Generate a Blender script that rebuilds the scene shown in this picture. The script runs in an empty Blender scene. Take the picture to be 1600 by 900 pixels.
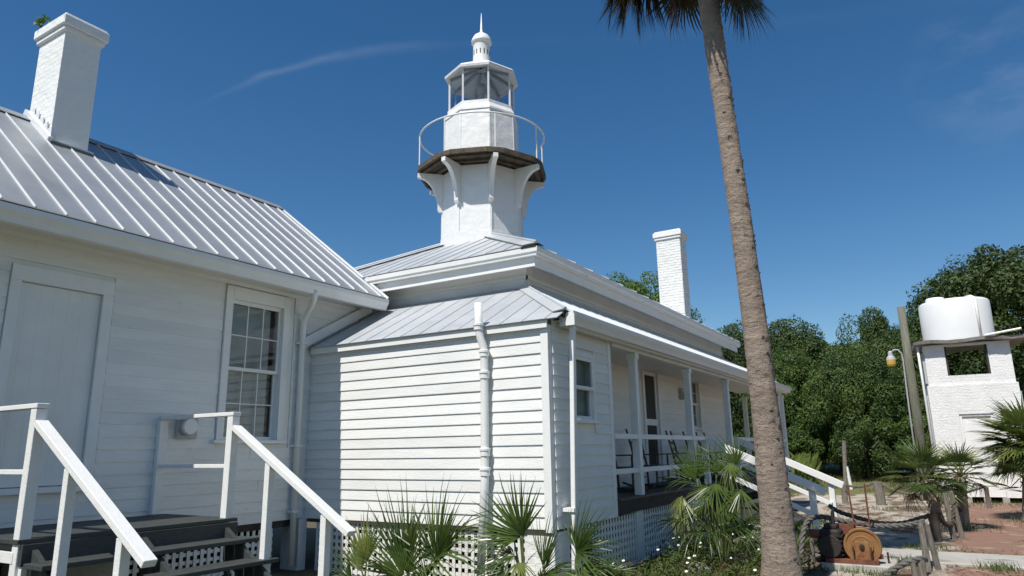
import bpy, bmesh, math, random
from mathutils import Vector, Matrix, noise
R = random.Random(7)
sc = bpy.context.scene
COL = sc.collection
rad = math.radians
# ---------------------------------------------------------------- camera
# world: X to the right along the porch end, Y along the porch, Z up; eye height is z = 0, ground z = GZ
GZ = -1.5
cam = bpy.data.cameras.new('camera'); co = bpy.data.objects.new('camera', cam); COL.objects.link(co)
yaw, pit, rol = rad(31.36219), rad(13.13678), rad(-0.91829)
h = Vector((-math.sin(yaw), math.cos(yaw), 0)); r = Vector((math.cos(yaw), math.sin(yaw), 0)); u = Vector((0, 0, 1))
F = h*math.cos(pit)+u*math.sin(pit); U = u*math.cos(pit)-h*math.sin(pit)
RX = r*math.cos(rol)+U*math.sin(rol); UY = U*math.cos(rol)-r*math.sin(rol)
co.matrix_world = Matrix(((RX.x, UY.x, -F.x, 0), (RX.y, UY.y, -F.y, 0), (RX.z, UY.z, -F.z, 0), (0, 0, 0, 1)))
cam.sensor_width = 36; cam.lens = 36*1091.75/1600; cam.clip_end = 3000; cam.clip_start = .05
sc.camera = co
# ---------------------------------------------------------------- light
SUN = Vector((-.058, -.66, 1)).normalized()
sun = bpy.data.lights.new('sun', 'SUN'); so = bpy.data.objects.new('sun', sun); COL.objects.link(so)
sun.energy = 4.9; sun.angle = rad(.53); sun.color = (1, .955, .875)
so.rotation_euler = SUN.to_track_quat('Z', 'Y').to_euler()
sc.view_settings.view_transform = 'Standard'; sc.view_settings.look = 'None'
sc.view_settings.exposure = 0.12; sc.view_settings.gamma = 1
w = bpy.data.worlds.new('World'); sc.world = w; w.use_nodes = True
nt = w.node_tree; nt.nodes.clear()
def wn(t, **k):
    n = nt.nodes.new(t)
    for a, b in k.items(): setattr(n, a, b)
    return n
def wl(a, b): nt.links.new(a, b)
sky = wn('ShaderNodeTexSky', sky_type='NISHITA', sun_disc=False)
sky.sun_elevation = math.asin(SUN.z); sky.sun_rotation = math.atan2(SUN.x, SUN.y)
sky.air_density = 1.0; sky.dust_density = .2; sky.ozone_density = 2.2; sky.altitude = 0
def wmath(op, a, b=None, c=None):
    n = wn('ShaderNodeMath', operation=op)
    for i, v in enumerate((a, b, c)):
        if v is None: continue
        if isinstance(v, (int, float)): n.inputs[i].default_value = v
        else: wl(v, n.inputs[i])
    return n.outputs[0]
tc = wn('ShaderNodeTexCoord')
def wdot(v):
    n = wn('ShaderNodeVectorMath', operation='DOT_PRODUCT'); wl(tc.outputs['Generated'], n.inputs[0]); n.inputs[1].default_value = v
    return n.outputs['Value']
# thin high cirrus: one long curved streak across the sky and a soft patch
CA = Vector((-.773, .475, .42)); CB = Vector((-.55, .648, .528))
tdir = (CB-CA).normalized(); ndir = CA.cross(CB).normalized()
tt = wdot(tdir); vv = wdot(ndir)
rel = wmath('SUBTRACT', tt, tdir.dot((CA+CB)/2))
r2 = wmath('MULTIPLY', rel, rel)
vv2 = wmath('ADD', wmath('SUBTRACT', vv, wmath('DIVIDE', wmath('MULTIPLY', r2, .79), wmath('MULTIPLY_ADD', r2, 4.2, 1))), .018)
nz = wn('ShaderNodeTexNoise'); nz.inputs['Scale'].default_value = 7; nz.inputs['Detail'].default_value = 7
mp = wn('ShaderNodeMapping'); mp.inputs['Scale'].default_value = (1, 1.4, 5); wl(tc.outputs['Generated'], mp.inputs['Vector']); wl(mp.outputs[0], nz.inputs['Vector'])
wid = wmath('MAXIMUM', wmath('MULTIPLY_ADD', rel, .010, .0044), .0024)
q = wmath('DIVIDE', wmath('ADD', vv2, wmath('MULTIPLY_ADD', nz.outputs['Fac'], .016, -.008)), wid)
streak = wmath('EXPONENT', wmath('MULTIPLY', wmath('MULTIPLY', q, q), -1.0))
along = wmath('MULTIPLY', wmath('MINIMUM', wmath('MAXIMUM', wmath('MULTIPLY_ADD', rel, 8, 1.25), 0), 1), wmath('MAXIMUM', wmath('MULTIPLY_ADD', wmath('ABSOLUTE', rel), -4.2, 1), .1))
dens = wmath('MULTIPLY', wmath('MULTIPLY', streak, along), wmath('MULTIPLY_ADD', nz.outputs['Fac'], 1.4, -.1))
patch = wmath('MAXIMUM', wmath('MULTIPLY_ADD', wdot(Vector((0.1, .90, .415)).normalized()), 180, -179.1), 0)
nz2 = wn('ShaderNodeTexNoise'); nz2.inputs['Scale'].default_value = 14; nz2.inputs['Detail'].default_value = 8; nz2.inputs['Roughness'].default_value = .6
mp2 = wn('ShaderNodeMapping'); mp2.inputs['Scale'].default_value = (1, 1, 2.6); mp2.inputs['Rotation'].default_value = (.3, .5, 0)
wl(tc.outputs['Generated'], mp2.inputs['Vector']); wl(mp2.outputs[0], nz2.inputs['Vector'])
pd = wmath('MULTIPLY', patch, wmath('MAXIMUM', wmath('MULTIPLY_ADD', nz2.outputs['Fac'], 2.2, -.9), 0))
cl = wmath('MINIMUM', wmath('MAXIMUM', wmath('ADD', wmath('MULTIPLY', dens, .14), wmath('MULTIPLY', pd, .15)), 0), .5)
hs = wn('ShaderNodeHueSaturation'); hs.inputs['Saturation'].default_value = 1.31; hs.inputs['Value'].default_value = 1.03
wl(sky.outputs[0], hs.inputs['Color'])
mx = wn('ShaderNodeMix', data_type='RGBA'); wl(cl, mx.inputs[0]); wl(hs.outputs[0], mx.inputs[6]); mx.inputs[7].default_value = (6.5, 7.2, 8, 1)
bg = wn('ShaderNodeBackground'); bg.inputs['Strength'].default_value = .09
wl(mx.outputs[2], bg.inputs['Color']); wo = wn('ShaderNodeOutputWorld'); wl(bg.outputs[0], wo.inputs['Surface'])

# ---------------------------------------------------------------- materials
def mat(name, col, rough=.6, col2=None, scale=6, bump=0, bscale=30, metal=0, stretch=(1, 1, 1), spec=.5, detail=5, rnd=0, lo=.35, hi=.7, spots=None, coords='pos', bd=.02):
    m = bpy.data.materials.new(name); m.use_nodes = True; t = m.node_tree; b = t.nodes['Principled BSDF']
    b.inputs['Roughness'].default_value = rough; b.inputs['Metallic'].default_value = metal; b.inputs['Specular IOR Level'].default_value = spec
    def N(ty): return t.nodes.new(ty)
    g = N('ShaderNodeNewGeometry') if coords == 'pos' else N('ShaderNodeTexCoord')
    out = g.outputs['Position'] if coords == 'pos' else g.outputs['Object']
    mp = N('ShaderNodeMapping'); mp.inputs['Scale'].default_value = stretch; t.links.new(out, mp.inputs['Vector'])
    cur = None
    if col2:
        n = N('ShaderNodeTexNoise'); n.inputs['Scale'].default_value = scale; n.inputs['Detail'].default_value = detail; n.inputs['Roughness'].default_value = .6
        t.links.new(mp.outputs[0], n.inputs['Vector'])
        cr = N('ShaderNodeValToRGB'); cr.color_ramp.elements[0].position = lo; cr.color_ramp.elements[1].position = hi
        cr.color_ramp.elements[0].color = (*col, 1); cr.color_ramp.elements[1].color = (*col2, 1)
        t.links.new(n.outputs['Fac'], cr.inputs[0]); cur = cr.outputs[0]
    if spots:
        sc_, th, cs = spots
        n = N('ShaderNodeTexNoise'); n.inputs['Scale'].default_value = sc_; n.inputs['Detail'].default_value = 6
        t.links.new(mp.outputs[0], n.inputs['Vector'])
        cr = N('ShaderNodeValToRGB'); cr.color_ramp.elements[0].position = th; cr.color_ramp.elements[1].position = th+.1
        cr.color_ramp.elements[0].color = (0, 0, 0, 1); cr.color_ramp.elements[1].color = (1, 1, 1, 1); t.links.new(n.outputs['Fac'], cr.inputs[0])
        mxx = N('ShaderNodeMix'); mxx.data_type = 'RGBA'; t.links.new(cr.outputs[0], mxx.inputs[0])
        if cur: t.links.new(cur, mxx.inputs[6])
        else: mxx.inputs[6].default_value = (*col, 1)
        mxx.inputs[7].default_value = (*cs, 1); cur = mxx.outputs[2]
    if rnd:
        oi = N('ShaderNodeObjectInfo'); ma = N('ShaderNodeMath'); ma.operation = 'MULTIPLY_ADD'; ma.inputs[1].default_value = rnd*2; ma.inputs[2].default_value = 1-rnd
        t.links.new(oi.outputs['Random'], ma.inputs[0]); hv = N('ShaderNodeHueSaturation'); t.links.new(ma.outputs[0], hv.inputs['Value'])
        if cur: t.links.new(cur, hv.inputs['Color'])
        else: hv.inputs['Color'].default_value = (*col, 1)
        cur = hv.outputs[0]
    if cur: t.links.new(cur, b.inputs['Base Color'])
    else: b.inputs['Base Color'].default_value = (*col, 1)
    if bump:
        n = N('ShaderNodeTexNoise'); n.inputs['Scale'].default_value = bscale; n.inputs['Detail'].default_value = 6
        t.links.new(mp.outputs[0], n.inputs['Vector']); bp = N('ShaderNodeBump'); bp.inputs['Strength'].default_value = bump; bp.inputs['Distance'].default_value = bd
        t.links.new(n.outputs['Fac'], bp.inputs['Height']); t.links.new(bp.outputs[0], b.inputs['Normal'])
    return m
M = {}
M['white'] = mat('white_paint', (.79, .79, .77), .5, (.73, .73, .7), 2.5, .15, 40, stretch=(1, 1, 1), rnd=.0, spots=(9, .68, (.66, .66, .62)))
M['board'] = mat('clapboard_paint', (.78, .78, .76), .55, (.71, .71, .69), 1.6, .2, 18, stretch=(1, 1, 5), rnd=.05, spots=(7, .67, (.6, .6, .56)))
M['trim'] = mat('trim_paint', (.8, .8, .78), .45, (.75, .75, .73), 5, .1, 30, spots=(16, .72, (.6, .6, .56)))
M['oldtrim'] = mat('rail_paint', (.78, .78, .76), .5, (.72, .72, .7), 9, .2, 60, spots=(30, .7, (.5, .5, .47)))
M['soffit'] = mat('soffit_paint', (.74, .73, .67), .6, (.68, .67, .61), 3, .1, 30)
M['brickpaint'] = mat('painted_brick', (.8, .8, .78), .6, (.72, .72, .7), 5, .5, 28, spots=(11, .68, (.58, .58, .55)), bd=.03)
M['stucco'] = mat('painted_masonry', (.79, .79, .77), .65, (.75, .75, .73), 4, .5, 12, bd=.03)
M['sheet'] = mat('painted_sheet_iron', (.8, .8, .79), .45, (.75, .75, .74), 3, .35, 5, spots=(14, .74, (.6, .57, .5)), bd=.05)
M['metal'] = mat('galvanised_roof', (.36, .38, .40), .42, (.30, .32, .34), 2.2, .12, 5, metal=.3, stretch=(1, 1, 1), rnd=.06, spots=(5, .66, (.30, .305, .31)))
M['metal2'] = mat('weathered_roof', (.48, .505, .525), .5, (.40, .425, .445), 2.5, .1, 9, metal=.15, rnd=.06, spots=(6, .64, (.40, .39, .38)))
M['rib'] = mat('seam_metal', (.82, .83, .83), .35, (.74, .75, .75), 12, 0, metal=.2)
M['black'] = mat('dark_void', (.012, .011, .011), .9)  # flat black standing in for the shade inside hollows and gaps
M['dark'] = mat('dark_green_boards', (.032, .037, .036), .6, (.06, .066, .064), 14, .3, 50, stretch=(6, 1, 6))
M['beam'] = mat('dark_sill_beam', (.06, .045, .042), .8, (.03, .024, .024), 8, .2)
M['deck'] = mat('porch_deck_paint', (.045, .045, .045), .6, (.07, .07, .07), 7, .2)
M['woodold'] = mat('weathered_wood', (.13, .10, .07), .85, (.045, .035, .025), 7, .5, 60, stretch=(1, 1, 1))
M['post'] = mat('grey_fence_wood', (.27, .24, .2), .9, (.12, .10, .08), 9, .7, 60, stretch=(6, 6, 1))
M['pole'] = mat('pole_wood', (.18, .178, .14), .9, (.10, .102, .075), 4, .6, 40, stretch=(6, 6, .7))
M['rope'] = mat('weathered_rope', (.17, .16, .145), .95, (.08, .075, .068), 30, .5, 90)
M['chair'] = mat('dark_chair_wood', (.05, .042, .034), .5, (.07, .058, .048), 20)
M['winch'] = mat('ochre_rusty_paint', (.28, .15, .05), .8, (.2, .075, .028), 5, .3, 40, spots=(8, .62, (.16, .05, .025)))
M['rust'] = mat('rust', (.2, .075, .04), .9, (.1, .035, .022), 12, .5, 60)
M['engine'] = mat('blackened_iron', (.02, .017, .016), .75, (.035, .022, .018), 20, .5, 50)
M['conc'] = mat('concrete', (.44, .42, .38), .9, (.36, .34, .3), 3, .4, 60, spots=(2.2, .6, (.25, .23, .19)))
M['stone'] = mat('grey_stone', (.3, .29, .27), .9, (.18, .175, .16), 8, .6, 20)
M['tank'] = mat('tank_plastic', (.8, .8, .79), .4, (.76, .76, .75), 2, .05, 10)
M['slab'] = mat('weathered_slab', (.2, .18, .16), .9, (.36, .35, .33), 5, .5, 30)
M['blind'] = mat('blind_slat', (.62, .61, .58), .6, (.52, .51, .49), 4)
M['screen'] = mat('screen_mesh', (.012, .012, .011), .7, (.018, .018, .017), 3)
M['amber'] = mat('amber_glass', (.62, .40, .09), .25, (.52, .33, .07), 10)
M['grey'] = mat('grey_paint', (.45, .46, .47), .5, (.38, .39, .4), 10)
M['flower'] = mat('white_petal', (.8, .8, .78), .6)
def leafmat(name, c1, c2, rough=.5, sc_=.8, trans=.25, rnd=.15, spec=.4):
    m = mat(name, c1, rough, c2, sc_, rnd=rnd, spec=spec, lo=.38, hi=.62)
    t = m.node_tree; b = t.nodes['Principled BSDF']; o = t.nodes['Material Output']
    tr = t.nodes.new('ShaderNodeBsdfTranslucent'); ms = t.nodes.new('ShaderNodeMixShader'); ms.inputs[0].default_value = trans
    src = b.inputs['Base Color'].links[0].from_socket
    hv = t.nodes.new('ShaderNodeHueSaturation'); hv.inputs['Value'].default_value = 1.3; hv.inputs['Hue'].default_value = .485; t.links.new(src, hv.inputs['Color'])
    t.links.new(hv.outputs[0], tr.inputs['Color']); t.links.new(b.outputs[0], ms.inputs[1]); t.links.new(tr.outputs[0], ms.inputs[2]); t.links.new(ms.outputs[0], o.inputs['Surface'])
    return m
M['oak'] = leafmat('oak_leaves', (.03, .06, .013), (.075, .12, .024), .55, .7, .2, .2)
M['oak2'] = leafmat('bright_leaves', (.052, .104, .017), (.10, .165, .032), .5, .9, .25, .2)
M['frond'] = leafmat('palm_frond', (.045, .085, .016), (.095, .145, .032), .32, 2.5, .25, .18, .6)
M['frondy'] = leafmat('yellow_green_frond', (.12, .17, .035), (.2, .23, .065), .4, 2.5, .3, .15, .5)
M['frondd'] = leafmat('dry_frond', (.16, .11, .06), (.09, .055, .03), .8, 3, .15, .2, .2)
M['frondo'] = leafmat('old_frond', (.05, .05, .018), (.085, .065, .03), .5, 4, .2, .2, .4)
M['frondw'] = leafmat('bleached_frond', (.42, .38, .29), (.25, .22, .15), .7, 3, .2, .1, .2)
M['cover'] = leafmat('ground_cover', (.05, .09, .018), (.10, .13, .03), .5, 3, .25, .1)
M['grass'] = leafmat('dry_grass', (.16, .14, .05), (.10, .12, .03), .7, .6, .25, .1)
M['bark'] = mat('oak_bark', (.09, .075, .06), .95, (.05, .04, .032), 6, .6, 30)
M['petiole'] = mat('petiole', (.13, .15, .05), .5, (.09, .11, .035), 8)
# palm trunk: grey-brown fibre, horizontal leaf-scar bands
m = mat('palm_trunk', (.36, .285, .23), .95, (.23, .178, .142), 3.2, 0, coords='pos', stretch=(1, 1, 1.7), spots=(13, .6, (.16, .12, .095))); M['trunk'] = m
t = m.node_tree; b = t.nodes['Principled BSDF']
g = t.nodes.new('ShaderNodeNewGeometry')
def bumpn(scale, st, prev, strength, dist):
    mp = t.nodes.new('ShaderNodeMapping'); mp.inputs['Scale'].default_value = st; t.links.new(g.outputs['Position'], mp.inputs['Vector'])
    n = t.nodes.new('ShaderNodeTexNoise'); n.inputs['Scale'].default_value = scale; n.inputs['Detail'].default_value = 6; n.inputs['Roughness'].default_value = .65
    t.links.new(mp.outputs[0], n.inputs['Vector']); bp = t.nodes.new('ShaderNodeBump'); bp.inputs['Strength'].default_value = strength; bp.inputs['Distance'].default_value = dist
    t.links.new(n.outputs['Fac'], bp.inputs['Height'])
    if prev: t.links.new(prev, bp.inputs['Normal'])
    return bp.outputs[0]
b1 = bumpn(7, (1, 1, 2.2), None, .8, .05); b2 = bumpn(42, (1.8, 1.8, .45), b1, .8, .025); t.links.new(b2, b.inputs['Normal'])
# glass: clear pane with a mirror-like sheen
def glass(name, tint, f0=.06):
    m = bpy.data.materials.new(name); m.use_nodes = True; t = m.node_tree; t.nodes.clear()
    o = t.nodes.new('ShaderNodeOutputMaterial'); ms = t.nodes.new('ShaderNodeMixShader'); tr = t.nodes.new('ShaderNodeBsdfTransparent'); gl = t.nodes.new('ShaderNodeBsdfGlossy')
    lw = t.nodes.new('ShaderNodeLayerWeight'); lw.inputs['Blend'].default_value = .5; pw = t.nodes.new('ShaderNodeMath'); pw.operation = 'POWER'; pw.inputs[1].default_value = 5; t.links.new(lw.outputs['Facing'], pw.inputs[0])
    fr = t.nodes.new('ShaderNodeMath'); fr.operation = 'MULTIPLY_ADD'; fr.inputs[1].default_value = .9; fr.inputs[2].default_value = .03; t.links.new(pw.outputs[0], fr.inputs[0]); tr.inputs['Color'].default_value = (*tint, 1); gl.inputs['Roughness'].default_value = .02
    t.links.new(fr.outputs[0], ms.inputs[0]); t.links.new(tr.outputs[0], ms.inputs[1]); t.links.new(gl.outputs[0], ms.inputs[2]); t.links.new(ms.outputs[0], o.inputs['Surface'])
    return m
M['glass'] = glass('window_glass', (.84, .87, .87)); M['lglass'] = glass('lantern_glass', (.74, .79, .84))
# ground: sand, leaf litter, red earth walk, thin grass, by place
m = bpy.data.materials.new('ground_soil'); m.use_nodes = True; M['ground'] = m; t = m.node_tree; b = t.nodes['Principled BSDF']; b.inputs['Roughness'].default_value = .95
g = t.nodes.new('ShaderNodeNewGeometry')
def gn(scale, detail=6, dist=0, st=(1, 1, 1)):
    mp = t.nodes.new('ShaderNodeMapping'); mp.inputs['Scale'].default_value = st; t.links.new(g.outputs['Position'], mp.inputs['Vector'])
    n = t.nodes.new('ShaderNodeTexNoise'); n.inputs['Scale'].default_value = scale; n.inputs['Detail'].default_value = detail; n.inputs['Distortion'].default_value = dist
    t.links.new(mp.outputs[0], n.inputs['Vector']); return n.outputs['Fac']
def gm(op, a, b_=None, c=None, clamp=False):
    n = t.nodes.new('ShaderNodeMath'); n.operation = op; n.use_clamp = clamp
    for i, v in enumerate((a, b_, c)):
        if v is None: continue
        if isinstance(v, (int, float)): n.inputs[i].default_value = v
        else: t.links.new(v, n.inputs[i])
    return n.outputs[0]
def gmix(f, a, b_):
    n = t.nodes.new('ShaderNodeMix'); n.data_type = 'RGBA'; t.links.new(f, n.inputs[0])
    for i, v in ((6, a), (7, b_)):
        if isinstance(v, tuple): n.inputs[i].default_value = (*v, 1)
        else: t.links.new(v, n.inputs[i])
    return n.outputs[2]
sx = t.nodes.new('ShaderNodeSeparateXYZ'); t.links.new(g.outputs['Position'], sx.inputs[0]); X_, Y_ = sx.outputs[0], sx.outputs[1]
def edge(v, lo, k, nsc=1.2, amp=1.2):
    return gm('MULTIPLY', gm('ADD', gm('SUBTRACT', v, lo), gm('MULTIPLY', gm('SUBTRACT', gn(nsc), .5), amp)), k, clamp=True)
sand = gmix(gn(5), (.47, .425, .355), (.36, .315, .25))
litter = gmix(gn(16), (.20, .13, .085), (.11, .075, .05))
c = gmix(gm('MULTIPLY', gm('SUBTRACT', gn(2.2, 8, .6, (1, .5, 1)), .46), 8, clamp=True), sand, litter)
red = gmix(gn(7), (.28, .165, .115), (.2, .11, .08)); red = gmix(gm('MULTIPLY', gm('SUBTRACT', gn(3.1, 8), .58), 8, clamp=True), red, (.38, .27, .19))
redm = gm('MULTIPLY', edge(X_, -.28, 5, 1.6, .6), gm('SUBTRACT', 1, edge(Y_, 23.0, 1.5)))
c = gmix(redm, c, red)
grassc = gmix(gn(3), (.17, .16, .06), (.11, .12, .035)); grm = gm('ADD', edge(Y_, 24, .8, .4, 6), gm('MULTIPLY', gm('SUBTRACT', gn(1.1, 7), .63), 6, clamp=True), clamp=True)
c = gmix(grm, c, grassc)
soilm = gm('SUBTRACT', 1, edge(X_, -2.0, 2, 2, .7))
c = gmix(gm('MULTIPLY', soilm, gm('SUBTRACT', 1, edge(Y_, 13, 1))), c, gmix(gn(9), (.13, .11, .07), (.07, .06, .04)))
nearm = gm('SUBTRACT', 1, edge(Y_, 9.2, 1.5, 1.2, 1))
c = gmix(nearm, c, gmix(gn(3), (.075, .08, .03), (.10, .085, .045)))  # unseen ground near the camera, coloured dark to cut bounce light
t.links.new(c, b.inputs['Base Color'])
bp = t.nodes.new('ShaderNodeBump'); bp.inputs['Strength'].default_value = .7; bp.inputs['Distance'].default_value = .06
t.links.new(gn(14, 8), bp.inputs['Height']); t.links.new(bp.outputs[0], b.inputs['Normal'])

# ---------------------------------------------------------------- mesh helpers
class MB:
    def __init__(s): s.v = []; s.f = []
    def add(s, vs, fs):
        o = len(s.v); s.v += [tuple(x) for x in vs]; s.f += [tuple(i+o for i in f) for f in fs]; return s
    def box(s, x0, x1, y0, y1, z0, z1):
        return s.add([(x0, y0, z0), (x1, y0, z0), (x1, y1, z0), (x0, y1, z0), (x0, y0, z1), (x1, y0, z1), (x1, y1, z1), (x0, y1, z1)],
                     [(0, 3, 2, 1), (4, 5, 6, 7), (0, 1, 5, 4), (1, 2, 6, 5), (2, 3, 7, 6), (3, 0, 4, 7)])
    def bar(s, p, q, w, hgt, up=(0, 0, 1)):
        p, q = Vector(p), Vector(q); d = (q-p).normalized(); up = Vector(up); sd = d.cross(up)
        if sd.length < 1e-4: sd = d.cross(Vector((0, 1, 0)))
        sd.normalize(); up = sd.cross(d).normalized()
        vs = [b_+sd*(w/2*a)+up*(hgt/2*c_) for b_ in (p, q) for a, c_ in ((-1, -1), (1, -1), (1, 1), (-1, 1))]
        return s.add(vs, [(0, 1, 2, 3), (7, 6, 5, 4), (0, 4, 5, 1), (1, 5, 6, 2), (2, 6, 7, 3), (3, 7, 4, 0)])
    def tube(s, pts, rr, n=8, cap=True):
        pts = [Vector(p) for p in pts]; rs = rr if isinstance(rr, (list, tuple)) else [rr]*len(pts)
        ref = None; rings = []
        for i, p in enumerate(pts):
            d = (pts[min(i+1, len(pts)-1)]-pts[max(i-1, 0)]).normalized()
            if ref is None:
                ref = d.orthogonal().normalized()
            ref = (ref-d*ref.dot(d)).normalized(); bi = d.cross(ref)
            rings.append([p+ref*(rs[i]*math.cos(2*math.pi*k/n))+bi*(rs[i]*math.sin(2*math.pi*k/n)) for k in range(n)])
        fs = []
        for i in range(len(pts)-1):
            for k in range(n): fs.append((i*n+k, i*n+(k+1) % n, (i+1)*n+(k+1) % n, (i+1)*n+k))
        if cap: fs.append(tuple(range(n))[::-1]); fs.append(tuple((len(pts)-1)*n+k for k in range(n)))
        return s.add([v for rg in rings for v in rg], fs)
    def lathe(s, cx, cy, prof, n=24, rot=0, cap=True):
        vs = [(cx+rr*math.sin(rot+2*math.pi*k/n), cy-rr*math.cos(rot+2*math.pi*k/n), z) for rr, z in prof for k in range(n)]
        fs = [(i*n+k, i*n+(k+1) % n, (i+1)*n+(k+1) % n, (i+1)*n+k) for i in range(len(prof)-1) for k in range(n)]
        if cap: fs.append(tuple(range(n))[::-1]); fs.append(tuple((len(prof)-1)*n+k for k in range(n)))
        return s.add(vs, fs)
    def prism(s, poly, off):
        n = len(poly); off = Vector(off); poly = [Vector(p) for p in poly]
        return s.add(poly+[p+off for p in poly], [tuple(range(n))[::-1], tuple(range(n, 2*n))]+[(i, (i+1) % n, n+(i+1) % n, n+i) for i in range(n)])
    def mesh(s, name, m, smooth=False, fix=True):
        me = bpy.data.meshes.new(name); me.from_pydata(s.v, [], s.f); me.materials.append(m)
        if fix:
            bm = bmesh.new(); bm.from_mesh(me); bmesh.ops.recalc_face_normals(bm, faces=bm.faces); bm.to_mesh(me); bm.free()
        if smooth: me.polygons.foreach_set('use_smooth', [True]*len(me.polygons))
        return me
    def obj(s, name, m, parent=None, smooth=False, kind=None, label=None, bev=0, fix=True):
        return link(s.mesh(name, m, smooth, fix), name, parent, kind, label, bev)
def link(me, name, parent=None, kind=None, label=None, bev=0):
    o = bpy.data.objects.new(name, me); COL.objects.link(o)
    if parent:
        o.parent = parent
        mi = Matrix.Translation(-world_loc(parent)); o.matrix_parent_inverse = mi
    if kind: o['kind'] = kind
    if label: o['label'] = label
    if bev:
        bm_ = o.modifiers.new('bevel', 'BEVEL'); bm_.width = bev; bm_.segments = 1; bm_.limit_method = 'ANGLE'
    return o
def world_loc(o): return Vector(o.location) if o.type == 'EMPTY' else Vector((0, 0, 0))   # parts are built in world coordinates
def thing(name, label, cat, loc, group=None):
    o = bpy.data.objects.new(name, None); COL.objects.link(o); o.location = loc; o['label'] = label; o['category'] = cat; o.empty_display_size = .2
    if group: o['group'] = group
    return o
def tag(o, label, cat, group=None, kind=None):
    o['label'] = label; o['category'] = cat
    if group: o['group'] = group
    if kind: o['kind'] = kind
    return o
def B(*a): return MB().box(*a)

# ---------------------------------------------------------------- ground
def gz(x, y):
    v = .05*noise.noise(Vector((x*.35, y*.35, 3)))+.02*noise.noise(Vector((x*1.3, y*1.3, 9)))
    if y > 30: v += .05*(min(y, 60)-30)*.6
    return GZ+v*(1 if y > 9 else .6)
g_ = MB(); xs = [-900, -400, -150, -60]+[-40+.6*i for i in range(0, 100)]+[30, 60, 150, 400, 900]; ys = [-900, -300, -80, -20]+[-10+.6*i for i in range(0, 110)]+[70, 120, 300, 900]
for y in ys:
    for x in xs: g_.v.append((x, y, gz(x, y) if abs(x) < 60 and -20 < y < 80 else (GZ+.9 if y > 60 else GZ)))
nx = len(xs)
for j in range(len(ys)-1):
    for i in range(nx-1): g_.f.append((j*nx+i, j*nx+i+1, (j+1)*nx+i+1, (j+1)*nx+i))
g_.obj('ground', M['ground'], kind='structure', smooth=True)

# ---------------------------------------------------------------- siding, walls, roofs
def cuts(u0, u1, z0, z1, ops):
    segs = [(u0, u1)]
    for a, b_, c_, d in ops:
        if d <= z0+.01 or c_ >= z1-.01: continue
        n = []
        for s0, s1 in segs:
            if b_ <= s0 or a >= s1: n.append((s0, s1)); continue
            if a > s0+.02: n.append((s0, a))
            if b_ < s1-.02: n.append((b_, s1))
        segs = n
    return segs
def P3(axis, out, uu, z):          # axis 'F': faces -Y, 'R': faces +X, 'B': faces +Y
    return (uu, -out, z) if axis == 'F' else (out, uu, z) if axis == 'R' else (uu, out, z)
BM = {}
def boardmesh(axis, e, lip=.022):
    k = (axis, round(e, 4), lip)
    if k not in BM:
        prof = [(0, 0), (lip, 0), (lip, .009), (.007, e+.012), (0, e+.012)]
        b_ = MB(); a = [P3(axis, o, 0, z) for o, z in prof]; c_ = [P3(axis, o, 1, z) for o, z in prof]
        n = 5; b_.add(a+c_, [tuple(range(n)), tuple(range(n, 2*n))]+[(i, (i+1) % n, n+(i+1) % n, n+i) for i in range(n)])
        BM[k] = b_.mesh('clapboard', M['board'])
    return BM[k]
def siding(axis, pos, u0, u1, z0, z1, e, ops, parent, lip=.022, joint=None):
    n = int(math.ceil((z1-z0)/e-.2)); me = boardmesh(axis, e, lip)
    for k in range(n):
        z = z0+k*e; segs = []
        for a, b_ in cuts(u0, u1, z, z+e, ops):
            if joint and b_-a > 3:
                j = a+(b_-a)*R.uniform(.3, .7); segs += [(a, j-.0015), (j+.0015, b_)]
            else: segs.append((a, b_))
        for a, b_ in segs:
            o = bpy.data.objects.new('clapboard', me); COL.objects.link(o); o.parent = parent; o.matrix_parent_inverse = Matrix.Translation(-world_loc(parent))
            off = pos+R.uniform(-.0015, .0015)*(1 if axis != 'F' else -1)
            o.location = (a, off, z+R.uniform(-.002, .002)) if axis in 'FB' else (off, a, z+R.uniform(-.002, .002))
            o.scale = (b_-a, 1, 1) if axis in 'FB' else (1, b_-a, 1)
def slab(axis, pos, th, u0, u1, z0, z1, ops, name, m, parent):    # wall slab behind face plane pos, with openings
    us = sorted({u0, u1, *[x for o in ops for x in o[:2]]}); zs = sorted({z0, z1, *[x for o in ops for x in o[2:]]}); b_ = MB()
    for i in range(len(us)-1):
        for j in range(len(zs)-1):
            cu, cz = (us[i]+us[i+1])/2, (zs[j]+zs[j+1])/2
            if any(o[0] < cu < o[1] and o[2] < cz < o[3] for o in ops): continue
            if axis == 'F': b_.box(us[i], us[i+1], pos, pos+th, zs[j], zs[j+1])
            elif axis == 'R': b_.box(pos-th, pos, us[i], us[i+1], zs[j], zs[j+1])
    return b_.obj(name, m, parent)
def clip(poly, a, keep):           # clip 2D polygon against u>=a / u<=a
    out = []
    for i in range(len(poly)):
        p, q_ = poly[i], poly[(i+1) % len(poly)]
        ip, iq = ((p[0] >= a) == keep) or p[0] == a, ((q_[0] >= a) == keep) or q_[0] == a
        if ip: out.append(p)
        if ip != iq:
            t_ = (a-p[0])/(q_[0]-p[0]); out.append((a, p[1]+t_*(q_[1]-p[1])))
    return out
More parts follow.
